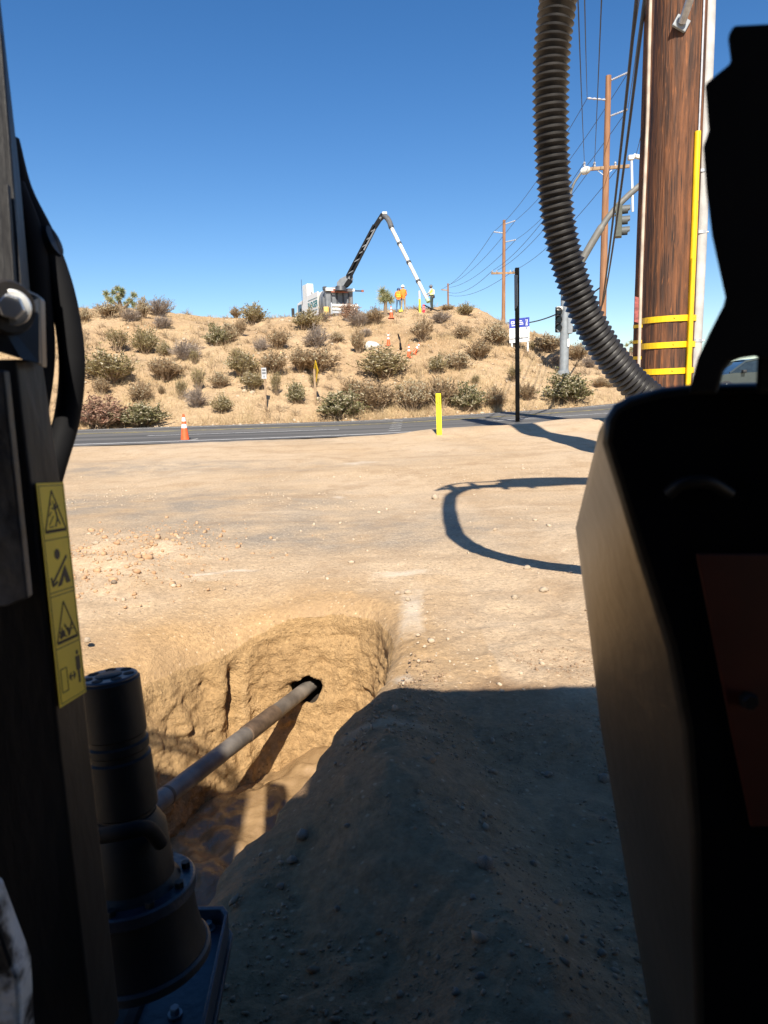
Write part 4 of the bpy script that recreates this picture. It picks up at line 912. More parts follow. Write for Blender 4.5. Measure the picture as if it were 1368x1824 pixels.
b = MB(); b.tube([PS(1127, 377), PS(1125, 284)], 0.06, 12); b.build('detector_pole', m_white, sig, smooth=True)
b = MB(); b.box(PS(1124, 281), (0.30, 0.25, 0.22)); b.box(PS(1135, 279), (0.42, 0.22, 0.18), Matrix.Rotation(0.25, 3, 'Y')); b.build('traffic_camera', m_cream, sig, bevel=0.03)
b = MB(); b.box(PS(1010.5, 611) + Vector((0, -0.24, 0)), (0.10, 0.02, 0.40)); b.build('pole_sticker', m_signwhite, sig)

# ================================================================== SIGNS, POSTS, MARKERS, CONES
g = hit(922, 755, 12, 40); YB = g.y
post = thing('black_post', 'tall slim black post with an edge-on sign plate, standing at the dirt road edge', 'post', g)
t = PY(921, 477, YB)
b = MB(); b.bar(g - Vector((0, 0, 0.3)), t, 0.125, 0.125); b.build('post_shaft', m_post, post, bevel=0.006)
b = MB(); q0, q1 = PY(917.5, 489, YB - 0.02), PY(918.0, 553, YB - 0.02)
pl = [q0 + Vector((-0.02, 0.05, 0)), q0 + Vector((-0.035, -0.55, -0.1)), q1 + Vector((-0.035, -0.55, 0.08)), q1 + Vector((-0.02, 0.05, 0))]
b.prism(pl, (0.012, 0, 0)); b.build('sign_plate', m_dkgrey, post)
for py in (508, 540): b = MB(); p = PY(917.5, py, YB); b.lathe(p, p + Vector((0.09, 0, 0)), [(0, 0.018), (1, 0.018)], 8); b.build('plate_bolt', m_galv, post)

g = hit(783, 775, 12, 40)
mk = thing('utility_marker', 'slim yellow utility marker stake with dark lettering by the road edge', 'marker', g)
hh = 73 * g.y / F; w_ = 9.2 * g.y / F
b = MB(); n = 7; top_ = []; 
for s_, off in ((1, 0), (-1, 0.012)):
    for k in range(n) if s_ == 1 else range(n - 1, -1, -1):
        u = k / (n - 1) - 0.5; top_.append(Vector((u * w_, off + 0.05 * u * u, 0)))
lean = Vector((-0.018, 0, hh))
b.rings([g + p - Vector((0, 0, 0.2)) for p in top_], [g + p + lean for p in top_]); b.build('stake', m_marker, mk, smooth=True, angle=30)
b = MB(); rr_ = random.Random(3)
for cx_, z0, z1 in ((-0.25, 0.72, 0.97), (0.2, 0.70, 0.95), (0.02, 0.46, 0.62)):
    z = z1
    while z > z0:
        l = rr_.uniform(0.008, 0.022); u = cx_ + rr_.uniform(-0.04, 0.04)
        for e in range(rr_.choice((1, 2, 2))):
            b.box(g + Vector((u * w_ + (e - .5) * 0.016 - 0.018 * z, -0.0035, z * hh)), (0.011, 0.003, l))
        z -= (l + 0.008) / hh * 1.0
tag(b.build('lettering', mat('brown_print', (0.16, 0.09, 0.01), 0.6), mk), kind='stuff')

def cone_thing(label, g, h, tilt=(0, 0), group='traffic cones', base_m=None):
    root = thing('traffic_cone', label, 'cone', g, group)
    if h < 0.9: base_m = m_cone
    R = Matrix.Rotation(tilt[0], 4, 'X') @ Matrix.Rotation(tilt[1], 4, 'Y'); M = Matrix.Translation(g) @ R
    def at(f): return Vector((0, 0, h * f))
    def rad(f): return h * (0.165 - 0.128 * f)
    for f0, f1, m, nme, e in ((0.05, 0.50, m_cone, 'cone_body', 0), (0.50, 0.64, m_white, 'reflective_collar', 0.004), (0.64, 0.74, m_cone, 'orange_band', 0), (0.74, 0.88, m_white, 'reflective_collar', 0.004), (0.88, 1.0, m_cone, 'cone_tip', 0)):
        b = MB(M); b.lathe(at(f0), at(f1), [(0, rad(f0) + e), (1, rad(f1) + e)], 24); b.build(nme, m, root, smooth=True, angle=30)
    b = MB(M); s = h * 0.27; b.prism([(-s, -s, 0), (s, -s, 0), (s, s, 0), (-s, s, 0)], (0, 0, h * 0.045)); b.build('cone_base', base_m or m_tyre, root, bevel=0.01)
    return root
g = hit(330, 787, 12, 40); cone_thing('large orange and white traffic cone at the near edge of the road', g, 49 * g.y / F)
b = MB(); q0 = on(g.x - 0.12, g.y - 1.0) + Vector((0, 0, 0.02)); b.tube([q0, on(g.x + 0.2, g.y - 0.25) + Vector((0, 0, 0.04)), g + Vector((0.35, 0.1, 0.05))], 0.03, 8)
tag(b.build('survey_stick', m_cream, origin=tuple(q0)), 'pale stick lying beside the large traffic cone at the road', 'stick')
c1 = hit(692, 616); cone_thing('small orange and white cone alone on the hillside above the big olive shrub', c1, 0.74)
c2 = hit(728.5, 638); cone_thing('small orange and white cone lowest on the slope, with another cone behind it', c2, 0.74)
c3 = on(c2.x + 0.28, c2.y + 0.55); cone_thing('tilted orange cone leaning behind the lowest cone on the slope', c3, 0.74, (-0.2, 0.55))
c4 = hit(697, 567); cone_thing('small orange and white cone highest on the slope, below the spiky tree', c4, 0.80)
# little waste hose on the slope
h0, h1 = hit(709, 596), hit(714, 625)
b = MB(); b.tube(cr([h0 + Vector((0, 0, 0.05)), h0.lerp(h1, 0.35) + Vector((0.05, 0, 0.10)), h0.lerp(h1, 0.7) + Vector((0.02, 0, 0.12)), h1 + Vector((0, 0, 0.12))], 8), [0.03] * 16 + [0.06] * 8 + [0.09], 10)
tag(b.build('dark_hose', m_rubber, origin=tuple(h1)), 'short dark hose lying down the hillside between the cones', 'hose')

# diamond warning sign, small white sign on the slope
g = hit(563, 719); dsg = thing('warning_sign', 'yellow diamond warning sign seen nearly edge-on on a wooden post at the hill foot', 'road sign', g)
t = PY(561.5, 646, g.y); b = MB(); b.bar(g - Vector((0, 0, .3)), Vector((g.x - 0.02, g.y, t.z - 0.3)), 0.10, 0.10); b.build('sign_post', m_arm, dsg, bevel=0.008)
c = PY(563, 661.5, g.y) + Vector((0, -0.09, 0)); s_ = 19.5 * g.y / F; u = Vector((0.31, -0.95, 0)); 
b = MB(); b.prism([c + Vector((0, 0, s_)), c + u * s_, c - Vector((0, 0, s_)), c - u * s_], Vector((-0.95, -0.31, 0)) * 0.012); plate = b.build('sign_plate', m_yellow, dsg, bevel=0.002)
b = MB(); nn = Vector((-0.95, -0.31, 0)) * 0.016
for k in (-0.16, 0.0, 0.16): 
    b = MB(); b.prism([c + u * (k + .04) + Vector((0, 0, s_ * .55 - abs(k))) + nn, c + u * (k - .04) + Vector((0, 0, s_ * .55 - abs(k))) + nn, c + u * (k - .04) - Vector((0, 0, s_ * .5 - abs(k))) + nn, c + u * (k + .04) - Vector((0, 0, s_ * .5 - abs(k))) + nn], Vector((-0.004, -0.001, 0))); b.build('lettering', m_ink, plate)
g = hit(474, 731); wsg = thing('road_sign', 'small white rectangular sign with grey lettering on a thin post at the hill foot', 'road sign', g)
t = PY(471, 657, g.y); b = MB(); b.bar(g - Vector((0, 0, .3)), Vector((t.x, g.y, t.z - 0.2)), 0.07, 0.07); b.build('sign_post', m_arm, wsg)
c = PY(470.5, 665, g.y) + Vector((0, -0.06, 0)); ww, hh_ = 8.5 * g.y / F / 2, 19 * g.y / F / 2
b = MB(); b.box(c, (ww * 2, 0.012, hh_ * 2)); b.build('sign_plate', mat('faded_sign_white', (0.42, 0.42, 0.42), 0.6, var=0.1), wsg)
b = MB()
for z, l in ((0.66, 0.72), (0.48, 0.7), (0.12, 0.78), (-0.06, 0.74), (-0.5, 0.22), (-0.66, 0.2)): b.box(c + Vector((0, -0.008, z * hh_)), (ww * 2 * l, 0.003, hh_ * 0.12))
tag(b.build('lettering', m_dkgrey, wsg), kind='stuff')

def text(body, size, M, m, name, parent, align='CENTER', shear=0.0, bold=0.0):
    cu = bpy.data.curves.new(name, 'FONT'); cu.body = body; cu.size = size; cu.align_x = align; cu.align_y = 'CENTER'; cu.extrude = 0.002; cu.offset = bold; cu.shear = shear
    o = bpy.data.objects.new(name, cu); col.objects.link(o)
    dg = bpy.context.evaluated_depsgraph_get(); dg.update(); me = bpy.data.meshes.new_from_object(o.evaluated_get(dg)); bpy.data.objects.remove(o)
    me.name = name; base = Vector((0, 0, 0)); q = parent
    while q is not None: base += q.location; q = q.parent
    me.transform(Matrix.Translation(-base) @ M); me.materials.clear(); me.materials.append(m)
    n = bpy.data.objects.new(name, me); col.objects.link(n); n.parent = parent; return n
# sale sign
g0, g1 = hit(911, 626), hit(940, 624); SYY = (g0.y + g1.y) / 2
g = (g0 + g1) / 2; fs_ = thing('sale_sign', 'blue and white FOR SALE board on two white posts, behind the black post', 'sale sign', g)
k_ = SYY / F
def PSS(px, py): return PY(px, py, SYY)
for px in (911.5, 940): b = MB(); b.bar(PSS(px, 629) - Vector((0, 0, .3)), PSS(px, 569), 0.10, 0.10); b.build('sign_post', m_signwhite, fs_)
tl, tr_, br, bl = PSS(907, 569), PSS(942.5, 565), PSS(942.5, 608), PSS(907, 611.5)
fn = Vector((0, -1, 0)); of = fn * 0.07
def BQ(u, v): return tl.lerp(tr_, u).lerp(bl.lerp(br, u), v) + of
def bq(name, m, u0, v0, u1, v1, h, par): b = MB(); b.prism([BQ(u0, v0) + fn * (h - 0.01), BQ(u1, v0) + fn * (h - 0.01), BQ(u1, v1) + fn * (h - 0.01), BQ(u0, v1) + fn * (h - 0.01)], fn * 0.01); return b.build(name, m, par)
brd = bq('sign_board', m_signwhite, 0, 0, 1, 1, 0.01, fs_)
bq('blue_header', m_blue, 0, 0, 1, 0.385, 0.014, brd); bq('logo_box', m_signwhite, 0.08, 0.10, 0.25, 0.22, 0.018, brd); bq('logo_mark', m_blue, 0.12, 0.13, 0.21, 0.18, 0.021, brd)
for (u0, u1, v) in ((0.30, 0.62, 0.10), (0.28, 0.68, 0.17), (0.28, 0.70, 0.24), (0.1, 0.5, 0.27)): bq('header_lettering', m_signwhite, u0, v, u1, v + 0.03, 0.018, brd)
for (u0, u1, v) in ((0.12, 0.27, 0.55), (0.55, 0.72, 0.52)): bq('number_lettering', mat('pale_print', (0.45, 0.45, 0.47), 0.6), u0, v, u1, v + 0.035, 0.014, brd)
for (u0, u1, v, hgt_) in ((0.03, 0.95, 0.79, 0.012), (0.04, 0.95, 0.825, 0.035), (0.6, 0.7, 0.90, 0.02), (0.55, 0.8, 0.95, 0.015)): bq('contact_lettering', m_dkgrey, u0, v, u1, v + hgt_, 0.014, brd)
for body, v, m in (('SALE', 0.205, m_signwhite), ('FOR', 0.50, mat('blue_grey_print', (0.25, 0.27, 0.4), 0.6))):
    p = BQ(0.86, v) + fn * 0.02; Mx = Matrix.Translation(p) @ Matrix(((0, -1, 0, 0), (0, 0, -1, 0), (1, 0, 0, 0), (0, 0, 0, 1)))
    text(body, 0.17, Mx, m, 'sale_lettering', brd, bold=0.005)

# pole, red drum, cable on the hill top
g = hit(748, 556); hp_ = thing('marker_pole', 'yellow and white marker pole standing on the hill crest by the white boom tube', 'marker', g)
t = PY(747, 518, g.y); b = MB(); b.tube([g - Vector((0, 0, .2)), g.lerp(t, 0.62)], 0.075, 12); b.build('yellow_section', mat('fluorescent_yellow', (0.70, 0.72, 0.04), 0.5), hp_, smooth=True)
b = MB(); b.tube([g.lerp(t, 0.62), t], 0.07, 12); b.build('white_section', m_cream, hp_, smooth=True)
g = hit(755, 556); dm = thing('red_canister', 'small red canister with white bands beside the yellow pole on the hill crest', 'canister', g)
hh = 13 * g.y / F; b = MB(); b.lathe(g - Vector((0, 0, .05)), g + Vector((0, 0, hh)), [(0, 0.10), (0.8, 0.10), (0.9, 0.08), (0.95, 0.04), (1, 0.04)], 16); b.build('canister_body', m_red, dm, smooth=True)
for f in (0.35, 0.62): b = MB(); b.lathe(g + Vector((0, 0, hh * f)), g + Vector((0, 0, hh * (f + .08))), [(0, 0.103), (1, 0.103)], 16); b.build('white_band', m_cream, dm)
h0 = hit(778, 556); h1 = PY(755, 543, h0.y); b = MB(); b.tube(cr([h0 + Vector((0.6, 0.3, 0.05)), h0 + Vector((0, 0, 0.12)), PY(766, 549, h0.y), PY(756, 543.5, h0.y)], 6), 0.045, 8)
tag(b.build('wash_lance', m_rubber, origin=tuple(h0)), 'thin dark lance propped beside the worker at the boom tube', 'lance')

# ================================================================== HYDROVAC TRUCK ON THE HILL
TY = 62.0
hd = R_(23)                                                   # heading: away from the camera and to the left
fwd = Vector((-math.sin(hd), math.cos(hd), 0)); rgt = Vector((math.cos(hd), math.sin(hd), 0))
rc = PY(610, 545, TY); tz = PY(610, 513, TY).z - 3.42
org = Vector((rc.x, rc.y, tz))
TM = Matrix(((rgt.x, fwd.x, 0, org.x), (rgt.y, fwd.y, 0, org.y), (0, 0, 1, org.z), (0, 0, 0, 1)))   # local x right, y forward, z up; y=0 at the rear
truck = thing('vacuum_truck', 'white and grey vacuum truck parked on the hill with its boom raised', 'truck', org)
m_rust = mat('faded_red', (0.30, 0.10, 0.06), 0.6, var=0.3)
def tb(name, m, boxes, par=None, bevel=0.04):
    b = MB(TM)
    for c, s_ in boxes: b.box(c, s_)
    return b.build(name, m, par or truck, bevel=bevel)
tb('chassis', m_dkgrey, [((0, 4.8, 0.85), (0.9, 9.4, 0.3))])
b = MB(TM); pr = []
for k in range(28):
    t = 2 * math.pi * k / 28; ex = 0.78
    pr.append((1.22 * math.copysign(abs(math.cos(t)) ** ex, math.cos(t)), 1.15 * math.copysign(abs(math.sin(t)) ** ex, math.sin(t)) + 2.5))
b.rings([(x, 1.2, z) for x, z in pr], [(x, 5.4, z) for x, z in pr]); tank = b.build('debris_tank', m_cream, truck, smooth=True, bevel=0.05)
for y0, w in ((1.15, 0.75), (2.0, 0.35)):
    b = MB(TM); sc = 1.03 if w > .5 else 1.02
    b.rings([(x * sc, y0, (z - 2.5) * sc + 2.5) for x, z in pr], [(x * sc, y0 + w, (z - 2.5) * sc + 2.5) for x, z in pr]); b.build('tank_band', m_grey, tank, smooth=True, bevel=0.03)
pnl = tb('side_panel', m_signwhite, [((-1.265, 3.95, 2.5), (0.03, 2.9, 1.9))], tank, 0.02)
Mx = TM @ Matrix.Translation((-1.29, 3.95, 2.5)) @ Matrix(((0, 0, -1, 0), (-1, 0, 0, 0), (0, 1, 0, 0), (0, 0, 0, 1)))
text('BADGER', 0.72, Mx, m_teal, 'side_lettering', pnl, bold=0.025)
for z in (2.98, 2.02): tb('panel_stripe', m_teal, [((-1.29, 3.95, z), (0.02, 2.6, 0.035))], pnl, 0)
tb('side_cabinet', m_white, [((-0.95, 6.15, 2.4), (0.6, 1.35, 4.2)), ]); tb('side_cabinet', m_white, [((0.75, 6.15, 1.8), (1.0, 1.35, 2.6))])
b = MB(TM); b.prism([(-1.15, 7.0, 0.8), (-1.15, 9.4, 0.8), (-1.15, 9.4, 1.9), (-1.15, 8.9, 3.2), (-1.15, 7.0, 3.35)], (2.3, 0, 0)); cab = b.build('cab', m_white, truck, bevel=0.06)
tb('cab_window', m_glass, [((-1.16, 8.1, 2.5), (0.04, 1.1, 1.0))], cab); tb('windscreen', m_glass, [((0, 9.17, 2.15), (2.0, 0.06, 0.8))], cab)
tb('mirror', m_sigblk, [((-1.6, 8.9, 2.3), (0.28, 0.12, 0.95))], cab); b = MB(TM); b.tube([(-1.15, 8.9, 2.0), (-1.6, 8.9, 2.0)], 0.06, 8); b.build('mirror_arm', m_sigblk, cab)
b = MB(TM); b.tube([(-1.2, 7.2, 2.9), (-1.2, 7.2, 5.1)], 0.02, 6); b.build('antenna', m_sigblk, cab)
for x in (-1.0, 1.0):
    for y in (1.6, 2.9, 8.3):
        b = MB(TM); b.lathe((x - 0.18, y, 0.5), (x + 0.18, y, 0.5), [(0, 0.42), (0.1, 0.5), (0.9, 0.5), (1, 0.42)], 28); w = b.build('wheel', m_tyre, truck, smooth=True)
        b = MB(TM); b.lathe((x - 0.19, y, 0.5), (x + 0.19, y, 0.5), [(0, 0.27), (1, 0.27)], 20); b.build('rim', m_galv, w, smooth=True)
b = MB(TM); b.prism([(-1.2, 1.1, 1.3), (1.2, 1.1, 1.3), (1.2, 1.1, 3.4), (-1.2, 1.1, 3.4)], (0, -0.55, 0)); door = b.build('rear_door', m_grey, truck, bevel=0.12)
for x in (-0.75, -0.25, 0.3, 0.8): tb('door_rib', m_dkgrey, [((x, 0.52, 2.55), (0.12, 0.1, 1.1))], door, 0.02)
tb('rear_header', m_white, [((0, 0.5, 3.34), (2.5, 0.35, 0.24))], bevel=0.03)
for x in (-0.55, -0.2, 0.15, 0.5): tb('light', m_rust, [((x, 0.3, 3.33), (0.2, 0.06, 0.12))], bevel=0.01)
tb('arrow_board', m_rust, [((-0.1, 0.28, 3.14), (1.5, 0.08, 0.12))], bevel=0.01); tb('light_bar', m_sigblk, [((1.7, 0.5, 3.3), (0.7, 0.1, 0.1))], bevel=0.02); tb('light', m_rust, [((2.0, 0.45, 3.3), (0.2, 0.1, 0.18))], bevel=0.01)
tb('work_light', m_dkgrey, [((-1.25, 0.7, 3.45), (0.3, 0.3, 0.3))], bevel=0.05)
for z, m in ((2.02, m_cream), (1.72, m_cream), (1.45, m_galv)):
    b = MB(TM); b.tube([(-0.95, 0.05, z), (1.35, 0.05, z)], 0.13, 14); b.build('tool_tube', m, truck, smooth=True)
tb('tube_end', m_galv, [((-0.98, 0.05, 1.75), (0.12, 0.4, 0.95))]); 
b = MB(TM); b.tube(cr([(-1.0, 0.5, 2.0), (-0.7, 0.2, 1.4), (-0.2, -0.1, 1.0), (0.2, -0.2, 0.9)], 6), 0.16, 14); b.build('dump_chute', m_dkgrey, truck, smooth=True)
ch = tb('rear_flap', mat('flap_yellow', (0.62, 0.42, 0.12), 0.6, var=0.3, scale=4), [((-1.3, 0.35, 1.35), (0.45, 0.08, 1.2))]); tb('rear_bumper', m_yellow, [((-0.9, 0.2, 0.72), (1.3, 0.2, 0.35))]); tb('bumper_marking', m_red, [((-1.15, 0.09, 1.05), (0.4, 0.03, 0.2))], None, 0.01); tb('rear_bumper', m_cream, [((0.6, 0.2, 0.8), (1.2, 0.2, 0.3))])
b = MB(TM); b.lathe((-0.6, 4.4, 3.38), (-0.6, 4.4, 3.7), [(0, 0.1), (0.5, 0.1), (1, 0.05)], 10); b.build('beacon', m_white, truck, smooth=True)
for y in (1.9, 5.2): b = MB(TM); b.lathe((-0.9, y, 3.2), (-0.9, y, 3.75), [(0, 0.06), (1, 0.06)], 8); b.build('vent_pipe', m_dkgrey, truck)
# boom
def BP(px, py, Y=TY): return PY(px, py, Y)
b = MB(); b.lathe(BP(607, 518), BP(607, 510), [(0, 0.5), (1, 0.42)], 18); b.build('turret', m_dkgrey, truck, smooth=True)
b = MB(); b.prism([BP(600, 512), BP(615, 512), BP(622, 503), BP(629, 498), BP(628, 488), BP(618, 490), BP(606, 496), BP(600, 503)], (0, 0.25, 0)); kn = b.build('boom_knuckle', m_grey, truck, bevel=0.03)
b = MB(); b.prism([BP(608, 514, TY - .2), BP(619, 510, TY - .2), BP(628, 500, TY - .2), BP(620, 496, TY - .2)], (0, 0.7, 0)); b.build('boom_base', m_boom, truck, bevel=0.02)
for dx, nm_ in ((-3.2, 'boom_rail'), (3.4, 'boom_rail')):
    b = MB(); b.bar(BP(621 + dx, 493 + dx * .35), BP(668 + dx * .75, 402 + dx * .3), 0.16, 0.42, (0, 1, 0)); b.build(nm_, m_boom, truck, bevel=0.02)
b = MB(); b.bar(BP(622, 492, TY + .25), BP(669, 402, TY + .25), 0.34, 0.1, (0, 1, 0)); b.build('boom_web', m_sigblk, truck)
b = MB(); b.bar(BP(668, 404), BP(682, 382), 0.36, 0.36, (0, 1, 0)); b.build('boom_tip', m_boom, truck, bevel=0.03)
b = MB(); b.tube([BP(648, 446, TY - .2), BP(668, 408, TY - .2)], 0.07, 8); b.build('boom_cylinder', m_grey, truck, smooth=True)
for f in (0.06, 0.3, 0.46, 0.6, 0.74, 0.9):
    c = BP(622 + (668 - 622) * f, 490 + (402 - 490) * f, TY - .15); b = MB(); b.bar(c + Vector((-0.24, 0, -0.14)), c + Vector((0.24, 0, 0.12)), 0.12, 0.07); b.build('boom_clamp', m_grey, truck, bevel=0.015)
b = MB(); b.box(BP(685, 380), (0.4, 0.3, 0.22)); b.build('boom_head', m_cream, truck, bevel=0.05)
b = MB(); b.tube(cr([BP(676, 391), BP(683, 385), BP(689, 388, 61.5), BP(694, 396, 61), BP(697, 405, 60.6)], 6), 0.21, 16); b.build('suction_hose', mat('grey_suction_hose', (0.10, 0.10, 0.10), 0.6), truck, smooth=True)
n0, n1 = BP(696, 403, 60.6), PY(763, 537, 57.4)
b = MB(); b.tube([n0, n0.lerp(n1, .5), n1], [0.145, 0.14, 0.135], 16); b.build('suction_tube', m_cream, truck, smooth=True)
for f in (0.02, 0.24, 0.49, 0.74): c = n0.lerp(n1, f); d = (n1 - n0).normalized(); b = MB(); b.tube([c - d * 0.09, c + d * 0.09], 0.185, 16); b.build('tube_clamp', m_dkgrey, truck, smooth=True)
b = MB(); d = (n1 - n0).normalized(); b.tube([n1 - d * 0.25, n1 + d * 0.05], 0.165, 16); b.build('tube_nozzle', mat('pale_green_nozzle', (0.35, 0.5, 0.3), 0.5), truck, smooth=True)

# ================================================================== PEOPLE
def person(label, g, rot, J, mats_, hgt=1.78, hat=None, vest=None, belt=False):
    """J overrides joint positions; mats_ = shirt, trousers, skin, boots"""
    j = dict(pel=(0, 0, .97), spn=(0, 0, 1.17), chs=(0, .01, 1.36), nek=(0, .01, 1.50), hed=(0, .03, 1.60), top=(0, .03, 1.71))
    for s_, n in ((-1, 'l'), (1, 'r')):
        j.update({n + 'sh': (.17 * s_, 0, 1.43), n + 'el': (.25 * s_, .02, 1.16), n + 'wr': (.24 * s_, .14, .95), n + 'hd': (.24 * s_, .18, .88), n + 'hp': (.095 * s_, 0, .92), n + 'kn': (.11 * s_, .02, .50), n + 'an': (.12 * s_, -.03, .09), n + 'to': (.14 * s_, .13, .035)})
    j.update(J)
    rad = dict(pel=.145, spn=.135, chs=.15, nek=.055, hed=.095, top=.07)
    for n in 'lr': rad.update({n + 'sh': .065, n + 'el': .047, n + 'wr': .033, n + 'hd': .036, n + 'hp': .092, n + 'kn': .062, n + 'an': .045, n + 'to': .04})
    E = [('pel', 'spn'), ('spn', 'chs'), ('chs', 'nek'), ('nek', 'hed'), ('hed', 'top')]
    for n in 'lr': E += [('chs', n + 'sh'), (n + 'sh', n + 'el'), (n + 'el', n + 'wr'), (n + 'wr', n + 'hd'), ('pel', n + 'hp'), (n + 'hp', n + 'kn'), (n + 'kn', n + 'an'), (n + 'an', n + 'to')]
    for n, s_ in (('l', -1), ('r', 1)):                        # five fingers on each hand
        h, w = Vector(j[n + 'hd']), Vector(j[n + 'wr']); d = (h - w).normalized(); sd_ = Vector((0, 0, 1)).cross(d); sd_ = sd_.normalized() if sd_.length > .1 else Vector((0, 1, 0))
        for k, (o, l) in enumerate(((-.030, .062), (-.010, .075), (.010, .070), (.028, .055))):
            a, c = f'{n}f{k}a', f'{n}f{k}b'; j[a] = tuple(h + d * l * .6 + sd_ * o); j[c] = tuple(h + d * l * .95 + sd_ * o + Vector((0, 0, -.018))); rad[a] = .010; rad[c] = .008; E += [(n + 'hd', a), (a, c)]
        j[n + 't'] = tuple(h + d * .02 + sd_ * (-.055)); rad[n + 't'] = .010; E.append((n + 'hd', n + 't'))
    keys = list(j); ix = {k: i for i, k in enumerate(keys)}
    me = bpy.data.meshes.new('skeleton'); me.from_pydata([j[k] for k in keys], [(ix[a], ix[c]) for a, c in E], [])
    o = bpy.data.objects.new('skeleton', me); col.objects.link(o)
    md = o.modifiers.new('skin', 'SKIN'); md.use_smooth_shade = True
    for i, k in enumerate(keys):
        sv = me.skin_vertices[0].data[i]; r = rad[k]; sv.radius = (r * (1.18 if k in ('pel', 'spn', 'chs') else 1), r * (.8 if k in ('pel', 'spn', 'chs') else 1)); sv.use_root = (k == 'pel')
    o.modifiers.new('sub', 'SUBSURF').levels = 1
    dg = bpy.context.evaluated_depsgraph_get(); dg.update(); body = bpy.data.meshes.new_from_object(o.evaluated_get(dg)); bpy.data.objects.remove(o); bpy.data.meshes.remove(me)
    M = Matrix.Rotation(rot, 4, 'Z') @ Matrix.Scale(hgt / 1.78, 4)
    body.name = 'body'
    for m in mats_: body.materials.append(m)
    hands = [Vector(j['lhd']), Vector(j['rhd'])]
    for p in body.polygons:
        c = p.center
        if c.z > 1.50 or min((c - h).length for h in hands) < .10: p.material_index = 2
        elif c.z < .10: p.material_index = 3
        elif c.z < .95 and abs(c.x) < .22: p.material_index = 1
        else: p.material_index = 0
    body.transform(M)
    root = thing('person', label, 'person', g, 'workers on the hill crest'); bo = bpy.data.objects.new('body', body); col.objects.link(bo); bo.parent = root
    hx_, hy_, hz_ = j['hed']
    MH = Matrix.Translation(g) @ M
    for s_ in (-1, 1):                                         # face: ears, nose, eyes
        b = MB(MH); b.lathe((hx_ + s_ * .088, hy_, hz_ + .01), (hx_ + s_ * .105, hy_, hz_ + .01), [(0, .028), (1, .02)], 8); b.build('ear', m_skin, root, smooth=True)
        b = MB(MH); b.lathe((hx_ + s_ * .035, hy_ + .085, hz_ + .03), (hx_ + s_ * .035, hy_ + .096, hz_ + .03), [(0, .014), (1, .01)], 8); b.build('eye', m_boot, root, smooth=True)
    b = MB(MH); b.lathe((hx_, hy_ + .085, hz_ + .03), (hx_, hy_ + .115, hz_ - .01), [(0, .012), (.8, .02), (1, .012)], 8); b.build('nose', m_skin, root, smooth=True)
    b = MB(MH); b.box((hx_, hy_ + .09, hz_ - .05), (.05, .015, .012)); b.build('mouth', m_boot, root)
    if hat:
        b = MB(MH); c0 = Vector((hx_, hy_, hz_ + .045)); b.lathe(c0, c0 + Vector((0, 0, .14)), [(0, .118), (.3, .116), (.6, .10), (.85, .065), (1, .02)], 24); ho = b.build('hard_hat', hat, root, smooth=True)
        b = MB(MH); b.lathe(c0 + Vector((0, .02, -.012)), c0 + Vector((0, .02, 0)), [(0, .155), (1, .15)], 24); b.build('hat_brim', hat, ho, smooth=True)
    if vest:
        vm, stripe = vest; b = MB(MH)
        prof = [(1.02, .19, .14), (1.15, .19, .145), (1.3, .205, .155), (1.42, .20, .13), (1.46, .15, .10)]; n = 28; vs, fs = [], []
        for z, rx, ry in prof:
            for k in range(n): t = 2 * math.pi * k / n; vs.append((rx * math.cos(t), .005 + ry * math.sin(t), z))
        for i in range(len(prof) - 1):
            for k in range(n): fs.append((i * n + k, i * n + (k + 1) % n, (i + 1) * n + (k + 1) % n, (i + 1) * n + k))
        b.add(vs, fs); vo = b.build('safety_vest', vm, root, smooth=True, angle=60)
        for (z, h) in ((1.10, .05), (1.22, .04)):
            b = MB(MH); b.lathe((0, .005, z), (0, .005, z + h), [(0, .197), (1, .199)], 28); st = b
            st.v = [Vector(((MH.inverted() @ v).x, (MH.inverted() @ v).y * .76, (MH.inverted() @ v).z)) for v in st.v]; st.v = [MH @ v for v in st.v]
            st.build('reflective_band', stripe, vo, smooth=True)
        for s_ in (-1, 1): b = MB(MH); b.bar((s_ * .09, -.150, 1.14), (s_ * .09, -.140, 1.43), .045, .012); b.build('reflective_strap', stripe, vo)
    if belt: b = MB(MH); b.box((.20, -.05, .97), (.12, .14, .2)); b.box((0, 0, 1.03), (.40, .30, .06)); b.build('tool_belt', m_sigblk, root, bevel=.02)
    return root
lean = dict(nek=(0, .06, 1.48), hed=(0, .13, 1.55), top=(0, .15, 1.66), chs=(0, .04, 1.36))
g = hit(710.5, 557); person('worker in orange jacket with yellow vest, blue jeans and navy helmet', g + Vector((0, 0, -0.03)), R_(-8), dict(lean, lwr=(-.12, .26, 1.0), lhd=(-.08, .31, .98), rwr=(.14, .26, 1.0), rhd=(.10, .31, .98), lkn=(-.14, .05, .5), lan=(-.18, 0, .09), lto=(-.2, .16, .035)), [m_hivis, m_jeans, m_skin, m_boot], 1.80, m_navy, (m_hivis, m_hivisy))
g2 = PY(718.5, 555, g.y + 0.35); g2.z = float(H(g2.x, g2.y)) - 0.03
person('worker in plain orange jacket, khaki trousers and white hard hat', g2, R_(12), dict(rwr=(.17, .24, 1.05), rhd=(.12, .29, 1.08), lwr=(-.14, .26, 1.06), lhd=(-.08, .30, 1.08)), [m_hivis, m_khaki, m_skin, m_boot], 1.93, m_white)
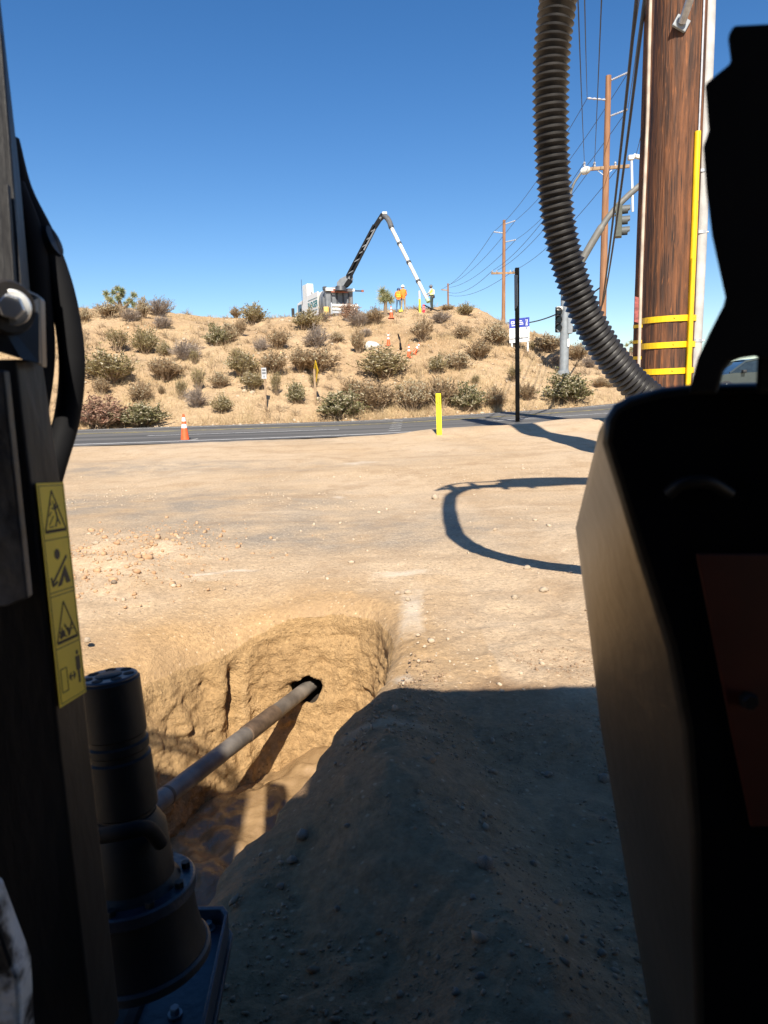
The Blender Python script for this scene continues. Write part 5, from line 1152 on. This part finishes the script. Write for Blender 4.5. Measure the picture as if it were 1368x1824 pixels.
g = hit(769.5, 553); person('worker in pale shirt and yellow vest holding the white boom tube', g + Vector((0, 0, -0.03)), R_(62), dict(lwr=(-.10, .34, 1.12), lhd=(-.08, .40, 1.12), rwr=(.10, .32, 1.05), rhd=(.08, .39, 1.04), lel=(-.24, .12, 1.2), rel=(.24, .10, 1.17), hed=(0, .05, 1.6), top=(0, .05, 1.71)), [m_shirt, m_dkgreen, m_skin, m_boot], 1.82, mat('grey_helmet', (0.12, 0.13, 0.15), 0.35), (m_hivisy, m_signwhite), True)
# small yellow bag/bollard between the two workers
g = hit(714, 556); b = MB(); b.lathe(g, g + Vector((0, 0, .42)), [(0, .16), (.25, .13), (.6, .07), (1, .03)], 14); tag(b.build('marker_cone', m_hivisy, origin=tuple(g), smooth=True), 'small lime marker cone on the ground between the two workers in orange', 'cone')

# ================================================================== SHRUBS
def shrub_mesh(kind, seed, n_stem, leaf, leaf_n, spread, flowers=0.0, flower_m=None, dead=False, leaf_len=0.05, leaf_w=0.016):
    """unit shrub: about 1 wide and 1 tall; returns (stem mesh, foliage mesh)"""
    r = random.Random(seed); sv, sf = [], []; lv, lf_, lm = [], [], []
    def twig(p, q, a, c):
        d = (q - p); u = d.orthogonal().normalized(); w = d.cross(u).normalized(); b0 = len(sv)
        for P, rr in ((p, a), (q, c)):
            for k in range(3): t = 2.094 * k; sv.append(P + (u * math.cos(t) + w * math.sin(t)) * rr)
        for k in range(3): sf.append((b0 + k, b0 + (k + 1) % 3, b0 + 3 + (k + 1) % 3, b0 + 3 + k))
    def blade(p, d, l, w, mi):
        d = d.normalized(); u = d.cross(Vector((r.uniform(-1, 1), r.uniform(-1, 1), r.uniform(-1, 1)))); u = u.normalized() * w if u.length > 1e-4 else Vector((w, 0, 0)); b0 = len(lv)
        lv.extend([p - u * .4, p + d * l * .5 + u, p + d * l, p + d * l * .5 - u]); lf_.append((b0, b0 + 1, b0 + 2, b0 + 3)); lm.append(mi)
    lobes = [(r.uniform(0, 6.28), r.uniform(0.6, 1.0)) for _ in range(5)]
    for i in range(n_stem):
        az = r.uniform(0, 6.283); po = spread * math.sqrt(r.random())
        k_ = 0.72 + 0.28 * max(math.cos(az - a) * w for a, w in lobes)
        ln = r.uniform(0.62, 1.0) * k_
        d = Vector((math.sin(po) * math.cos(az), math.sin(po) * math.sin(az), math.cos(po)))
        base = Vector((r.gauss(0, .05), r.gauss(0, .05), -.02)); bend = Vector((r.gauss(0, .10), r.gauss(0, .10), .10 + r.gauss(0, .05)))
        E = Vector((d.x * .52, d.y * .52, d.z)) * ln
        m1 = base + E * .5 + bend * .5; tip = base + E + bend * .25
        th = .010 if not dead else .008
        twig(base, m1, th, th * .6); twig(m1, tip, th * .6, th * .2)
        for k in range(r.randint(2, 4) + (3 if dead else 0)):
            f = r.uniform(.35, .95); p = m1.lerp(tip, (f - .35) / .6); q = p + (d + Vector((r.gauss(0, .6), r.gauss(0, .6), r.gauss(0.2, .4)))).normalized() * r.uniform(.08, .2); twig(p, q, .005, .002)
            for e in range(leaf_n // 3):
                P = p.lerp(q, r.uniform(.2, 1)); blade(P, (q - p).normalized() * 1.0 + Vector((r.gauss(0, .6), r.gauss(0, .6), r.gauss(.3, .5))), leaf_len * r.uniform(.6, 1.3), leaf_w * r.uniform(.7, 1.3), 0)
            if flowers and r.random() < flowers:
                for e in range(4): blade(q, Vector((r.gauss(0, 1), r.gauss(0, 1), r.gauss(.4, 1))), .034, .017, 1)
        for e in range(leaf_n):
            f = r.uniform(.25, 1.0); P = (base.lerp(m1, f * 2) if f < .5 else m1.lerp(tip, f * 2 - 1)); blade(P, d + Vector((r.gauss(0, .7), r.gauss(0, .7), r.gauss(.2, .5))), leaf_len * r.uniform(.6, 1.4), leaf_w * r.uniform(.7, 1.3), 0)
        if flowers and r.random() < flowers:
            for e in range(6): blade(tip + Vector((r.gauss(0, .02), r.gauss(0, .02), r.gauss(0, .015))), Vector((r.gauss(0, 1), r.gauss(0, 1), r.gauss(.4, 1))), .036, .018, 1)
    ms = bpy.data.meshes.new('stems'); ms.from_pydata([tuple(v) for v in sv], [], sf); ms.materials.append(m_stemgrey if dead or kind == 'grey' else m_stem)
    ml = bpy.data.meshes.new('foliage'); ml.from_pydata([tuple(v) for v in lv], [], lf_); ml.materials.append(leaf); ml.materials.append(flower_m or m_flower)
    ml.polygons.foreach_set('material_index', lm)
    return ms, ml
KINDS = {}
for k, (leafk, ns, ln, sp, fl, fm, dead, ll, lw) in dict(
        A=('olive', 130, 13, 1.15, 0.25, None, False, .055, .013), B=('brown', 140, 11, 1.1, 0.10, None, False, .06, .011), C=('green', 130, 13, 1.25, 0.5, None, False, .055, .018),
        D=('grey', 150, 6, 1.2, 0.0, None, True, .05, .008), E=('rust', 130, 9, 1.3, 0.8, m_rustflower, False, .05, .014), F=('brown', 120, 12, 1.1, 0.6, None, False, .055, .012), G=('olive', 80, 10, 0.7, 0.06, None, False, .07, .010)).items():
    KINDS[k] = [shrub_mesh(leafk, hash_seed, ns, LEAF[leafk], ln, sp, fl, fm, dead, ll, lw) for hash_seed in (11 + ord(k), 211 + ord(k), 411 + ord(k))]
LOOK = dict(A='olive shrub with cream flecks', B='dry brown shrub', C='green shrub with pale flower heads', D='grey leafless twiggy shrub', E='rust-brown flowering shrub', F='tan shrub with cream seed heads', G='upright yellow-green shrub')
SH = [  # (px centre, py base, width px, height px, kind, where)
 (199, 680, 92, 56, 'A', 'largest on the left slope, above the rust-brown one'), (211, 626, 56, 36, 'G', 'left slope, directly above the largest olive shrub'), (260, 630, 46, 42, 'A', 'left slope, right of the upright yellow-green shrub'),
 (295, 634, 26, 26, 'A', 'small, just left of the grey twiggy heap'), (332, 640, 48, 34, 'D', 'low heap in the middle of the left slope'), (347, 650, 22, 26, 'G', 'small, just below the grey twiggy heap'), (297, 677, 64, 38, 'B', 'broad, mid slope below the grey heap'),
 (386, 616, 36, 36, 'C', 'upper slope, left one of a touching pair'), (409, 612, 34, 34, 'F', 'upper slope, right one of a touching pair'), (428, 598, 26, 30, 'B', 'below the crest, left of the truck mirror'), (497, 623, 40, 36, 'B', 'round, below the truck cab'), (465, 625, 28, 22, 'D', 'small pale, left of the round brown one'),
 (433, 669, 54, 44, 'A', 'above and left of the small white sign'), (487, 666, 50, 40, 'B', 'just above the small white sign'), (537, 661, 46, 42, 'B', 'left of the yellow diamond sign top'), (453, 693, 48, 32, 'A', 'beside the small white sign plate, on its left'), (492, 703, 28, 36, 'G', 'right of the small white sign post'),
 (392, 691, 36, 28, 'F', 'mid slope above the large traffic cone, rightmost of three'), (354, 696, 32, 36, 'G', 'mid slope above the large traffic cone, middle one'), (324, 711, 30, 32, 'G', 'directly above the large traffic cone'), (350, 725, 38, 34, 'D', 'at the hill foot right of the large traffic cone'), (399, 735, 38, 34, 'A', 'at the hill foot, left of the small white sign post'),
 (251, 719, 42, 40, 'B', 'above the pale flowered one at the road'), (288, 703, 14, 16, 'B', 'tiny, above and left of the traffic cone'), (182, 703, 32, 30, 'B', 'below the largest olive shrub'), (180, 762, 94, 54, 'E', 'big one beside the road at the far left'), (256, 758, 82, 40, 'C', 'pale, beside the road left of the traffic cone'),
 (527, 718, 32, 36, 'C', 'small bright, left of the diamond sign post'), (194, 565, 42, 24, 'F', 'on the crest left of the left spiky tree'), (255, 568, 26, 36, 'F', 'on the crest right of the left spiky tree'), (285, 562, 48, 30, 'D', 'on the crest, third right of the left spiky tree'), (234, 572, 30, 22, 'D', 'below the left spiky tree'), (152, 575, 22, 24, 'F', 'on the crest at the far left'), (290, 583, 32, 20, 'D', 'small, just under the left crest'),
 (454, 577, 46, 34, 'A', 'on the crest left of the truck'), (420, 558, 24, 18, 'B', 'low on the skyline left of the truck'), (544, 586, 56, 34, 'A', 'in front of the truck cab'), (577, 572, 24, 20, 'D', 'in front of the truck tank'), (563, 619, 46, 36, 'D', 'below the truck, mid slope'), (622, 570, 30, 30, 'E', 'in front of the truck rear'), (640, 580, 40, 26, 'D', 'between truck rear and spiky tree'),
 (668, 577, 30, 28, 'B', 'just left of the spiky tree trunk'), (652, 599, 22, 14, 'D', 'very low, mid slope below the spiky tree'), (638, 628, 28, 40, 'B', 'upright, left of the pale boulder'), (682, 674, 88, 50, 'A', 'biggest on the slope below the hillside cones'), (752, 608, 38, 40, 'B', 'right of the hillside cones'), (785, 574, 36, 20, 'D', 'below the worker at the boom tube'), (824, 603, 32, 24, 'B', 'on the right shoulder of the hill, upper one'),
 (566, 662, 80, 42, 'B', 'wide one behind the diamond sign'), (796, 553, 24, 10, 'F', 'tiny, on the crest right of the tube worker'), (829, 562, 30, 20, 'A', 'on the crest at its right end'),
 (606, 744, 74, 46, 'C', 'at the road edge right of the diamond sign'), (669, 729, 78, 50, 'B', 'at the hill foot, left one behind the yellow marker'), (737, 732, 56, 52, 'F', 'at the hill foot, just left of the yellow marker'), (787, 724, 60, 52, 'B', 'at the hill foot, directly behind the yellow marker'), (834, 730, 56, 46, 'C', 'at the hill foot right of the yellow marker'), (884, 726, 42, 38, 'B', 'at the hill foot left of the black post'),
 (777, 665, 36, 34, 'A', 'mid slope above the yellow marker'), (816, 660, 44, 30, 'F', 'mid slope, upper right of the yellow marker'), (852, 640, 54, 34, 'B', 'on the right slope left of the sale board'), (884, 615, 46, 36, 'F', 'directly left of the sale board'), (940, 712, 34, 30, 'B', 'at the hill foot right of the black post'), (915, 679, 38, 26, 'G', 'below the sale board behind the black post'),
 (1011, 717, 76, 50, 'C', 'hiding the base of the signal pole'), (976, 626, 54, 28, 'F', 'on the skyline left of the signal pole'), (1028, 641, 42, 28, 'B', 'on the skyline right of the signal pole'), (990, 652, 22, 22, 'D', 'small, left of the signal pole foot'), (1050, 655, 26, 22, 'D', 'on the far right shoulder beside the ribbed hose'), (1068, 690, 30, 18, 'B', 'low, right of the green shrub at the signal pole'),
 (948, 624, 18, 14, 'G', 'tiny, right of the sale board posts'), (712, 706, 24, 20, 'G', 'small, below the biggest olive shrub'), (846, 686, 24, 18, 'G', 'small, mid slope above the green foot shrub'), (420, 640, 24, 18, 'G', 'small, mid slope left of the round brown one'), (560, 690, 26, 22, 'G', 'small, hidden behind the diamond sign post'), (600, 610, 24, 18, 'F', 'small, mid slope below the truck bumper'), (630, 706, 40, 30, 'B', 'above the green one at the road edge'), (1085, 690, 18, 12, 'F', 'tiny at the far right foot of the hill')]
for i, (px, py, w, h, k, where) in enumerate(SH):
    g = hit(px, py); sc = g.y / F
    root = thing('shrub', LOOK[k] + ' ' + where, 'shrub', g - Vector((0, 0, 0.03)), 'desert shrubs on the hillside')
    root.rotation_euler = (0, 0, random.uniform(0, 6.28)); W_ = w * sc * 1.26; root.scale = (W_, W_, h * sc * 1.22)
    for me, nm_ in zip(KINDS[k][i % 3], ('stems', 'foliage')):
        o = bpy.data.objects.new(nm_, me); col.objects.link(o); o.parent = root
SH_W = [(hit(px, py), w) for px, py, w, *_ in SH]

# dry grass tufts: one uncountable cover
rng = np.random.default_rng(5); n = 26000
gx_ = rng.uniform(-30, 20, n * 2); s_ = rng.beta(0.75, 1.6, n * 2); gy_ = y_foot(gx_) - 0.1 + s_ * (YC - y_foot(gx_) + 2)
dens = fbm(gx_ * 0.25, gy_ * 0.25, oct=3, seed=400) + 0.9 * sstep(0.28, 0.0, s_) + 0.5 * sstep(0.9, 1.0, s_)
m = dens > rng.uniform(0.05, 1.35, n * 2); gx_, gy_ = gx_[m], gy_[m]
k = 4; gx2 = np.repeat(gx_, k) + rng.normal(0, .09, len(gx_) * k); gy2 = np.repeat(gy_, k) + rng.normal(0, .09, len(gx_) * k); gz2 = H(gx2, gy2)
hh2 = rng.uniform(.10, .38, len(gx2)); ww2 = rng.uniform(.006, .014, len(gx2)); an = rng.uniform(0, 6.28, len(gx2)); lx, ly = rng.normal(0, .12, len(gx2)), rng.normal(0, .12, len(gx2))
Vg = np.stack([np.stack([gx2 - ww2 * np.cos(an), gy2 - ww2 * np.sin(an), gz2 - .02], 1), np.stack([gx2 + ww2 * np.cos(an), gy2 + ww2 * np.sin(an), gz2 - .02], 1), np.stack([gx2 + lx, gy2 + ly, gz2 + hh2], 1)], 1).reshape(-1, 3)
me = np_mesh('dry_grass', Vg, np.arange(len(Vg)).reshape(-1, 3), m_straw, smooth=False)
o = bpy.data.objects.new('dry_grass', me); col.objects.link(o); tag(o, 'straw-coloured dry grass and stubble scattered over the hillside', 'grass', kind='stuff')

# low dry brush filling the gaps: one uncountable cover
n = 1500; bx = rng.uniform(-28, 19, n); bs = rng.beta(1.1, 1.2, n); by = y_foot(bx) + 0.1 + bs * (YC - y_foot(bx) + 0.5)
dn_ = fbm(bx * 0.3, by * 0.3, oct=3, seed=430); m = dn_ > rng.uniform(-0.5, 0.7, n); bx, by = bx[m], by[m]
k = 34; cx2 = np.repeat(bx, k); cy2 = np.repeat(by, k); N2 = len(cx2); sz = np.repeat(rng.uniform(.18, .55, len(bx)), k)
az2 = rng.uniform(0, 6.28, N2); po2 = 1.25 * np.sqrt(rng.uniform(0, 1, N2)); ln2 = sz * rng.uniform(.5, 1.1, N2); w2 = rng.uniform(.006, .013, N2)
ox = cx2 + rng.normal(0, .25, N2) * sz; oy = cy2 + rng.normal(0, .25, N2) * sz; oz = H(ox, oy) - .02
dx2, dy2, dz2 = np.sin(po2) * np.cos(az2), np.sin(po2) * np.sin(az2), np.cos(po2)
px2, py2 = -np.sin(az2 + 1.0), np.cos(az2 + 1.0)
Vb = np.stack([np.stack([ox - px2 * w2, oy - py2 * w2, oz], 1), np.stack([ox + px2 * w2, oy + py2 * w2, oz], 1), np.stack([ox + dx2 * ln2 + px2 * w2, oy + dy2 * ln2 + py2 * w2, oz + dz2 * ln2], 1), np.stack([ox + dx2 * ln2 - px2 * w2, oy + dy2 * ln2 - py2 * w2, oz + dz2 * ln2], 1)], 1).reshape(-1, 3)
me = np_mesh('low_brush', Vb, np.arange(len(Vb)).reshape(-1, 4), mat('dry_brush', (0.20, 0.14, 0.085), 0.9, scale=0.5, c2=(0.38, 0.28, 0.17), world_co=True), smooth=False)
o = bpy.data.objects.new('low_brush', me); col.objects.link(o); tag(o, 'low grey-brown dry brush scattered between the shrubs on the hillside', 'brush', kind='stuff')

# ================================================================== SPIKY TREES
def rosette(b, c, d, n, l, rr):
    d = d.normalized()
    for i in range(n):
        z = rr.uniform(-.75, 1); a = rr.uniform(0, 6.283); q = math.sqrt(max(0, 1 - z * z)); u = d.orthogonal().normalized(); w = d.cross(u)
        v = (u * math.cos(a) + w * math.sin(a)) * q + d * z; L_ = l * rr.uniform(.75, 1.1); s_ = v.cross(Vector((rr.gauss(0, 1), rr.gauss(0, 1), rr.gauss(0, 1)))).normalized() * .022
        p = c + d * rr.uniform(-.25, .25) * l; n_ = v.cross(s_).normalized() * .006
        b.add([p - s_, p + s_, p + v * L_, p + n_], [(0, 1, 2), (1, 3, 2), (3, 0, 2)])
def joshua(label, g, trunk, tips, l, n, seed):
    root = thing('spiky_tree', label, 'tree', g); rr = random.Random(seed)
    b = MB(); 
    for pts, r0 in trunk: b.tube(cr([g + Vector(p) for p in pts], 5), [r0 * (1 - .35 * k / (5 * (len(pts) - 1))) * rr.uniform(.94, 1.06) for k in range(5 * (len(pts) - 1) + 1)], 10)
    b.build('trunk', m_trunk, root, smooth=True)
    b = MB()
    for c, d in tips: rosette(b, g + Vector(c), Vector(d), n, l, rr)
    b.build('crown', m_spike, root)
g = hit(687, 562); k_ = g.y / F
joshua('young spiky tree with two leaf heads on a short trunk on the hill crest', g, [([(0, 0, -.3), (0, 0, .5), (.05, 0, 1.1)], .16), ([(0.0, 0, .8), (-.12, 0, 1.2), (-.2, 0, 1.5)], .12)], [((0.12, 0, 1.15), (.2, 0, 1)), ((.35, 0, 1.05), (.8, 0, .6)), ((-.2, 0, 1.55), (-.1, 0, 1)), ((-.2, -.1, 1.05), (-.7, -.3, .6)), ((.05, .1, 1.35), (0, .3, 1))], .52, 170, 4)
g = hit(212, 562); 
tips = [((-.55, 0, 1.0), (-.8, 0, .5)), ((-.25, .1, 1.35), (-.3, 0, 1)), ((.05, 0, 1.55), (0, 0, 1)), ((.35, -.1, 1.4), (.3, 0, 1)), ((.1, -.2, 1.0), (0, -1, .4)), ((.75, 0, .85), (.8, 0, .7)), ((1.0, 0, 1.15), (.6, 0, .8)), ((.45, .1, .65), (.6, -.3, .2)), ((-.7, .1, 1.3), (-.6, 0, .8)), ((.2, .2, 1.2), (0, .4, .8)), ((-.35, -.1, .85), (-.5, -.4, .3)), ((.95, 0, .6), (.9, 0, .1))]
joshua('branching spiky tree with rounded crown on the left hill crest', g, [([(0.15, 0, -.3), (.15, 0, .4), (.1, 0, 1.0), (.05, 0, 1.5)], .16), ([(.15, 0, .4), (-.2, 0, .8), (-.6, 0, 1.1)], .12), ([(.15, 0, .3), (.5, 0, .6), (1.0, 0, 1.0)], .11)], [(tuple(x * 1.12 for x in c), d) for c, d in tips], .36, 190, 6)
g = hit(1122, 646, 60, 120)
joshua('distant spiky tree on the far bank left of the darker pole', g, [([(0, 0, -.3), (0, 0, 1.0), (.1, 0, 1.8)], .22), ([(0, 0, .8), (-.5, 0, 1.4)], .15), ([(0, 0, .8), (.6, 0, 1.5)], .15)], [(tuple(x * 1.5 for x in c), d) for c, d in tips[:8]], .5, 90, 8)

# ================================================================== CAR
cw = PY(1318, 690, 30.0); CZ = float(road_z(cw.x))
CO = Vector((PY(1293, 690, 30.0).x - 0.88, 30.0, CZ)); CMx = Matrix.Translation(CO)      # local x along the car (front at x=0, rear +x), y towards far side
car = thing('car', 'grey-green car driving on the road, seen through the gap under the dark guard', 'car', CO)
low = [(0.02, .35), (0.0, .62), (.10, .78), (.55, .90), (1.15, .98), (4.55, 1.02), (4.75, .85), (4.78, .40), (4.6, .24), (.2, .22)]
b = MB(CMx); W_ = 1.82
ringL = [(x, 0.06, z) for x, z in low]; ringM = [(x, 0.0, z) for x, z in low]
def inset(y, k): return [((x - 2.4) * k + 2.4, y, (z - .6) * k + .6) for x, z in low]
R4 = [inset(0, .965), inset(.10, 1.0), inset(W_ - .10, 1.0), inset(W_, .965)]
for i in range(3): b.rings(R4[i], R4[i + 1], caps=False)
b.poly(R4[0][::-1]); b.poly(R4[3]); body = b.build('car_body', m_car, car, smooth=True, angle=35)
gh = [(1.05, .97), (1.75, 1.42), (2.2, 1.50), (3.3, 1.50), (4.1, 1.30), (4.6, 1.02)]
b = MB(CMx); b.rings([(x, .10 + .22 * (z - .97) / .53, z) for x, z in gh], [(x, W_ - .10 - .22 * (z - .97) / .53, z) for x, z in gh]); b.build('greenhouse_glass', m_glass, car, smooth=True, angle=30)
def pil(name, pts, w, m=m_car):
    b = MB(CMx)
    for y, s_ in ((.0, 1), (W_, -1)):
        for i in range(len(pts) - 1):
            p, q = pts[i], pts[i + 1]; Y0 = y + s_ * (.085 + .22 * (p[1] - .97) / .53); Y1 = y + s_ * (.085 + .22 * (q[1] - .97) / .53); b.bar((p[0], Y0, p[1]), (q[0], Y1, q[1]), w, .05, (0, 1, 0))
    return tag(b.build(name, m, body), kind='stuff')
pil('roof_rail', [(1.05, .98), (1.75, 1.43), (2.2, 1.51), (3.3, 1.51), (4.1, 1.31), (4.6, 1.03)], .07); pil('door_pillar', [(2.75, .98), (2.7, 1.5)], .08, m_sigblk)
b = MB(CMx); b.hexa([(1.9, .30, 1.495), (3.5, .30, 1.495), (1.9, W_ - .30, 1.495), (3.5, W_ - .30, 1.495), (2.1, .34, 1.53), (3.3, .34, 1.53), (2.1, W_ - .34, 1.53), (3.3, W_ - .34, 1.53)]); b.build('roof', m_car, car, bevel=.02)
b = MB(CMx); b.box((1.55, -.08, 1.02), (.16, .2, .13)); b.build('wing_mirror', m_sigblk, car, bevel=.03)
b = MB(CMx); b.box((2.45, .022, .80), (.18, .03, .03)); b.build('door_handle', m_car, car, bevel=.008)
for x in (1.45, 2.65, 3.6): b = MB(CMx); b.box((x, .028, .66), (.012, .012, .58)); b.build('door_seam', m_sigblk, car)
b = MB(CMx); b.box((1.85, .03, .42), (.32, .012, .03)); b.build('badge', m_signwhite, car)
b = MB(CMx); b.box((.12, .25, .70), (.2, .36, .12)); b.build('headlight', m_glass, car, bevel=.03)
for x in (.88, 3.75):
    for y in (.06, W_ - .06):
        b = MB(CMx); b.lathe((x, y - .10, .33), (x, y + .10, .33), [(0, .28), (.12, .335), (.88, .335), (1, .28)], 28); wl = b.build('wheel', m_tyre, car, smooth=True)
        b = MB(CMx); b.lathe((x, y - .105, .33), (x, y - .07, .33), [(0, .10), (.5, .22), (1, .225)], 24); b.build('rim', m_steel, wl, smooth=True)
        for k in range(5):
            t = 1.2566 * k + .3; b = MB(CMx); b.bar((x, y - .108, .33), (x + .22 * math.cos(t), y - .102, .33 + .22 * math.sin(t)), .05, .02, (0, 1, 0)); b.build('spoke', m_steel, wl)
        b = MB(CMx); b.lathe((x, y - .11, .33) if y < 1 else (x, y + .11, .33), (x, y, .33), [(0, .345), (1, .36)], 28)

# ================================================================== STONES
def stone_mesh(seed, sub=2):
    bm = bmesh.new(); bmesh.ops.create_icosphere(bm, subdivisions=sub, radius=1.0); r = np.random.default_rng(seed); s_ = r.uniform(.7, 1.25, 3) * np.array([1, 1, .72]); off = r.uniform(0, 50, 3)
    co = np.array([v.co for v in bm.verts]); n = fbm(co[:, 0] * 1.1 + off[0], co[:, 1] * 1.1 + off[1], co[:, 2] * 1.1 + off[2], oct=3, seed=seed)
    for v, k in zip(bm.verts, n): v.co = Vector(v.co[i] * s_[i] * (1 + .42 * k) for i in range(3))
    me = bpy.data.meshes.new('stone'); bm.to_mesh(me); bm.free(); me.polygons.foreach_set('use_smooth', [True] * len(me.polygons)); return me
ST = [stone_mesh(s_) for s_ in range(700, 706)]
STM = []
for me in ST:
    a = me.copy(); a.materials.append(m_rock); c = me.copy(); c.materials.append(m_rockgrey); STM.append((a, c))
def rock(px, py, wpx, label, grey=False, k=0, group='loose stones on the dirt'):
    p = GZ(px, py); g = on(p.x, p.y)
    for _ in range(4): p = GZ(px, py, g.z); g = on(p.x, p.y)
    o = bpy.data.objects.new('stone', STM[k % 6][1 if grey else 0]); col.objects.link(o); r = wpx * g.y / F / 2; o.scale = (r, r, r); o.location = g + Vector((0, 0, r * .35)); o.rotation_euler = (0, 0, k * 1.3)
    return tag(o, label, 'stone', group)
rock(775, 889, 15, 'pale angular stone at the left tip of the hose shadow', k=0); rock(940, 1013, 12, 'pale stone just below the curved hose shadow', k=1); rock(916, 1066, 14, 'flat pale stone alone on the sunlit dirt right of the pit', k=2); rock(968, 1052, 16, 'low tan stone near the cowl on sunlit dirt', k=3)
rock(727, 1056, 12, 'upper tan clod beside the white chalk streak', k=4); rock(727, 1070, 12, 'lower tan clod beside the white chalk streak', k=5); rock(709, 1058, 10, 'small clod nearest the far pit rim', k=1)
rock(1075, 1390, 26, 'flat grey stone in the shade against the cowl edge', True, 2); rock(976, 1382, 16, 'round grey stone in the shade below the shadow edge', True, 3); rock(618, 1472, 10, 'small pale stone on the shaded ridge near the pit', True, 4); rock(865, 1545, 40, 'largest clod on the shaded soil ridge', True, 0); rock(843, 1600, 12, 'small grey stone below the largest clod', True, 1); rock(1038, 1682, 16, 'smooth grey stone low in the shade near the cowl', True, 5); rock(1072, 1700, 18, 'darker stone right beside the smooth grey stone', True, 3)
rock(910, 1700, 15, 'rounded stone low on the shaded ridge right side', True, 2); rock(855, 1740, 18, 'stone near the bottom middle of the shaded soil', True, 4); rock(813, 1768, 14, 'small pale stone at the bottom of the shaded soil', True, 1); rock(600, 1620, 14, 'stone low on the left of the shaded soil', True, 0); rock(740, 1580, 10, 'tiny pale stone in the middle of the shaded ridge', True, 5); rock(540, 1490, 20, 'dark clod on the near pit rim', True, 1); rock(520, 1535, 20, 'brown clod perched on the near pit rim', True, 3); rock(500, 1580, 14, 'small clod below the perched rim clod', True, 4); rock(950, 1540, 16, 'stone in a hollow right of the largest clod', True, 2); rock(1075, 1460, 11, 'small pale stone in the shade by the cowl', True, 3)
rock(155, 1142, 14, 'pale stone left of the pit beside the motor', k=2); rock(195, 1012, 10, 'small stone in the reddish spoil at left', k=3); rock(172, 972, 10, 'pale stone at the top of the reddish spoil at left', k=4); rock(204, 1046, 12, 'dark clod at the foot of the reddish spoil', True, 5)
# pebbles and clods: uncountable
ico = stone_mesh(999, 1); cv = np.array([v.co for v in ico.vertices]); cf = np.array([p.vertices for p in ico.polygons])
def pebbles(name, label, xs_, ys_, rs, m):
    zs = H(xs_, ys_); N_ = len(xs_); a = rng.uniform(0, 6.28, N_); ca, sa = np.cos(a), np.sin(a); sc = rng.uniform(.6, 1.3, (N_, 3)) * rs[:, None]
    Vv = cv[None] * sc[:, None]; X = Vv[..., 0] * ca[:, None] - Vv[..., 1] * sa[:, None] + xs_[:, None]; Y_ = Vv[..., 0] * sa[:, None] + Vv[..., 1] * ca[:, None] + ys_[:, None]; Z = Vv[..., 2] + zs[:, None] + rs[:, None] * .25
    me = np_mesh(name, np.stack([X, Y_, Z], -1).reshape(-1, 3), (cf[None] + (np.arange(N_) * len(cv))[:, None, None]).reshape(-1, 3), m, smooth=False)
    o = bpy.data.objects.new(name, me); col.objects.link(o); tag(o, label, name, kind='stuff')
def outside(x, y): s_, _ = rim_sd(x, y); return s_ > np.where(x < -.6, .5, .10)
N_ = 15000; x = rng.uniform(-.7, 1.5, N_); y = rng.uniform(1.0, 3.4, N_); k = outside(x, y) & (x > -.55 + (y - 1.9) * .3) & (fbm(x * 2.5, y * 2.5, oct=3, seed=500) > -.25); x, y = x[k], y[k]
pebbles('pebbles', 'small grey pebbles and clods strewn over the shaded soil', x, y, np.clip(rng.lognormal(-6.1, .62, len(x)), .0012, .016), mat('shade_brown_clod', (0.20, 0.125, 0.07), 0.95, scale=25, c2=(0.33, 0.225, 0.14)))  # clods coloured to match the soil darkened as painted shade
N_ = 7000; x = rng.uniform(-5, 4, N_); y = rng.uniform(2.9, 12, N_); k = outside(x, y) & (fbm(x * .9, y * .9, oct=3, seed=520) > rng.uniform(-.3, .6, N_)); x, y = x[k], y[k]
pebbles('grit', 'pale grit and small clods on the sunlit dirt', x, y, np.clip(rng.lognormal(-5.3, .6, len(x)), .002, .028), m_rock)
N_ = 900; x = rng.normal(-2.05, .42, N_); y = rng.normal(5.4, .75, N_); k = outside(x, y); pebbles('spoil_clods', 'reddish clods of the spoil heap at the left', x[k], y[k], np.clip(rng.lognormal(-4.9, .6, k.sum()), .004, .035), mat('reddish_clod', (0.36, 0.21, 0.11), 0.95, scale=20, c2=(0.46, 0.30, 0.17)))
# clods and litter along the road edges, pale boulder on the slope
N_ = 170; x = rng.uniform(-14, 12, N_); y = y_far(x) + rng.uniform(1.0, 1.9, N_); pebbles('roadside_stones', 'pale stones and litter along the far road edge', x, y, np.clip(rng.lognormal(-3.2, .55, N_), .015, .13), m_rock)
N_ = 900; x = rng.uniform(-16, 10, N_); y = rng.uniform(36, 56, N_); pebbles('slope_stones', 'loose stones and clods on the hillside', x, y, np.clip(rng.lognormal(-3.1, .5, N_), .02, .14), m_rock)
g = hit(663, 620); o = bpy.data.objects.new('boulder', STM[2][0].copy()); o.data.materials.clear(); o.data.materials.append(m_cream); col.objects.link(o); o.location = g + Vector((0, 0, .12)); o.scale = (.52, .4, .36); tag(o, 'whitish boulder on the slope left of the hillside cones', 'boulder')
# stones half sunk in the pit mud
for px, py, w, lb in ((480, 1395, 26, 'larger mud-coated stone on the wet pit floor'), (464, 1415, 18, 'smaller mud-coated stone on the wet pit floor')):
    p = GZ(px, py, -0.95); o = bpy.data.objects.new('stone', STM[3][0].copy()); o.data.materials.clear(); o.data.materials.append(m_pit); col.objects.link(o); r = w * p.y / F / 2; o.location = p - Vector((0, 0, r * .3)); o.scale = (r, r, r * .5); tag(o, lb, 'stone', 'stones in the pit mud')
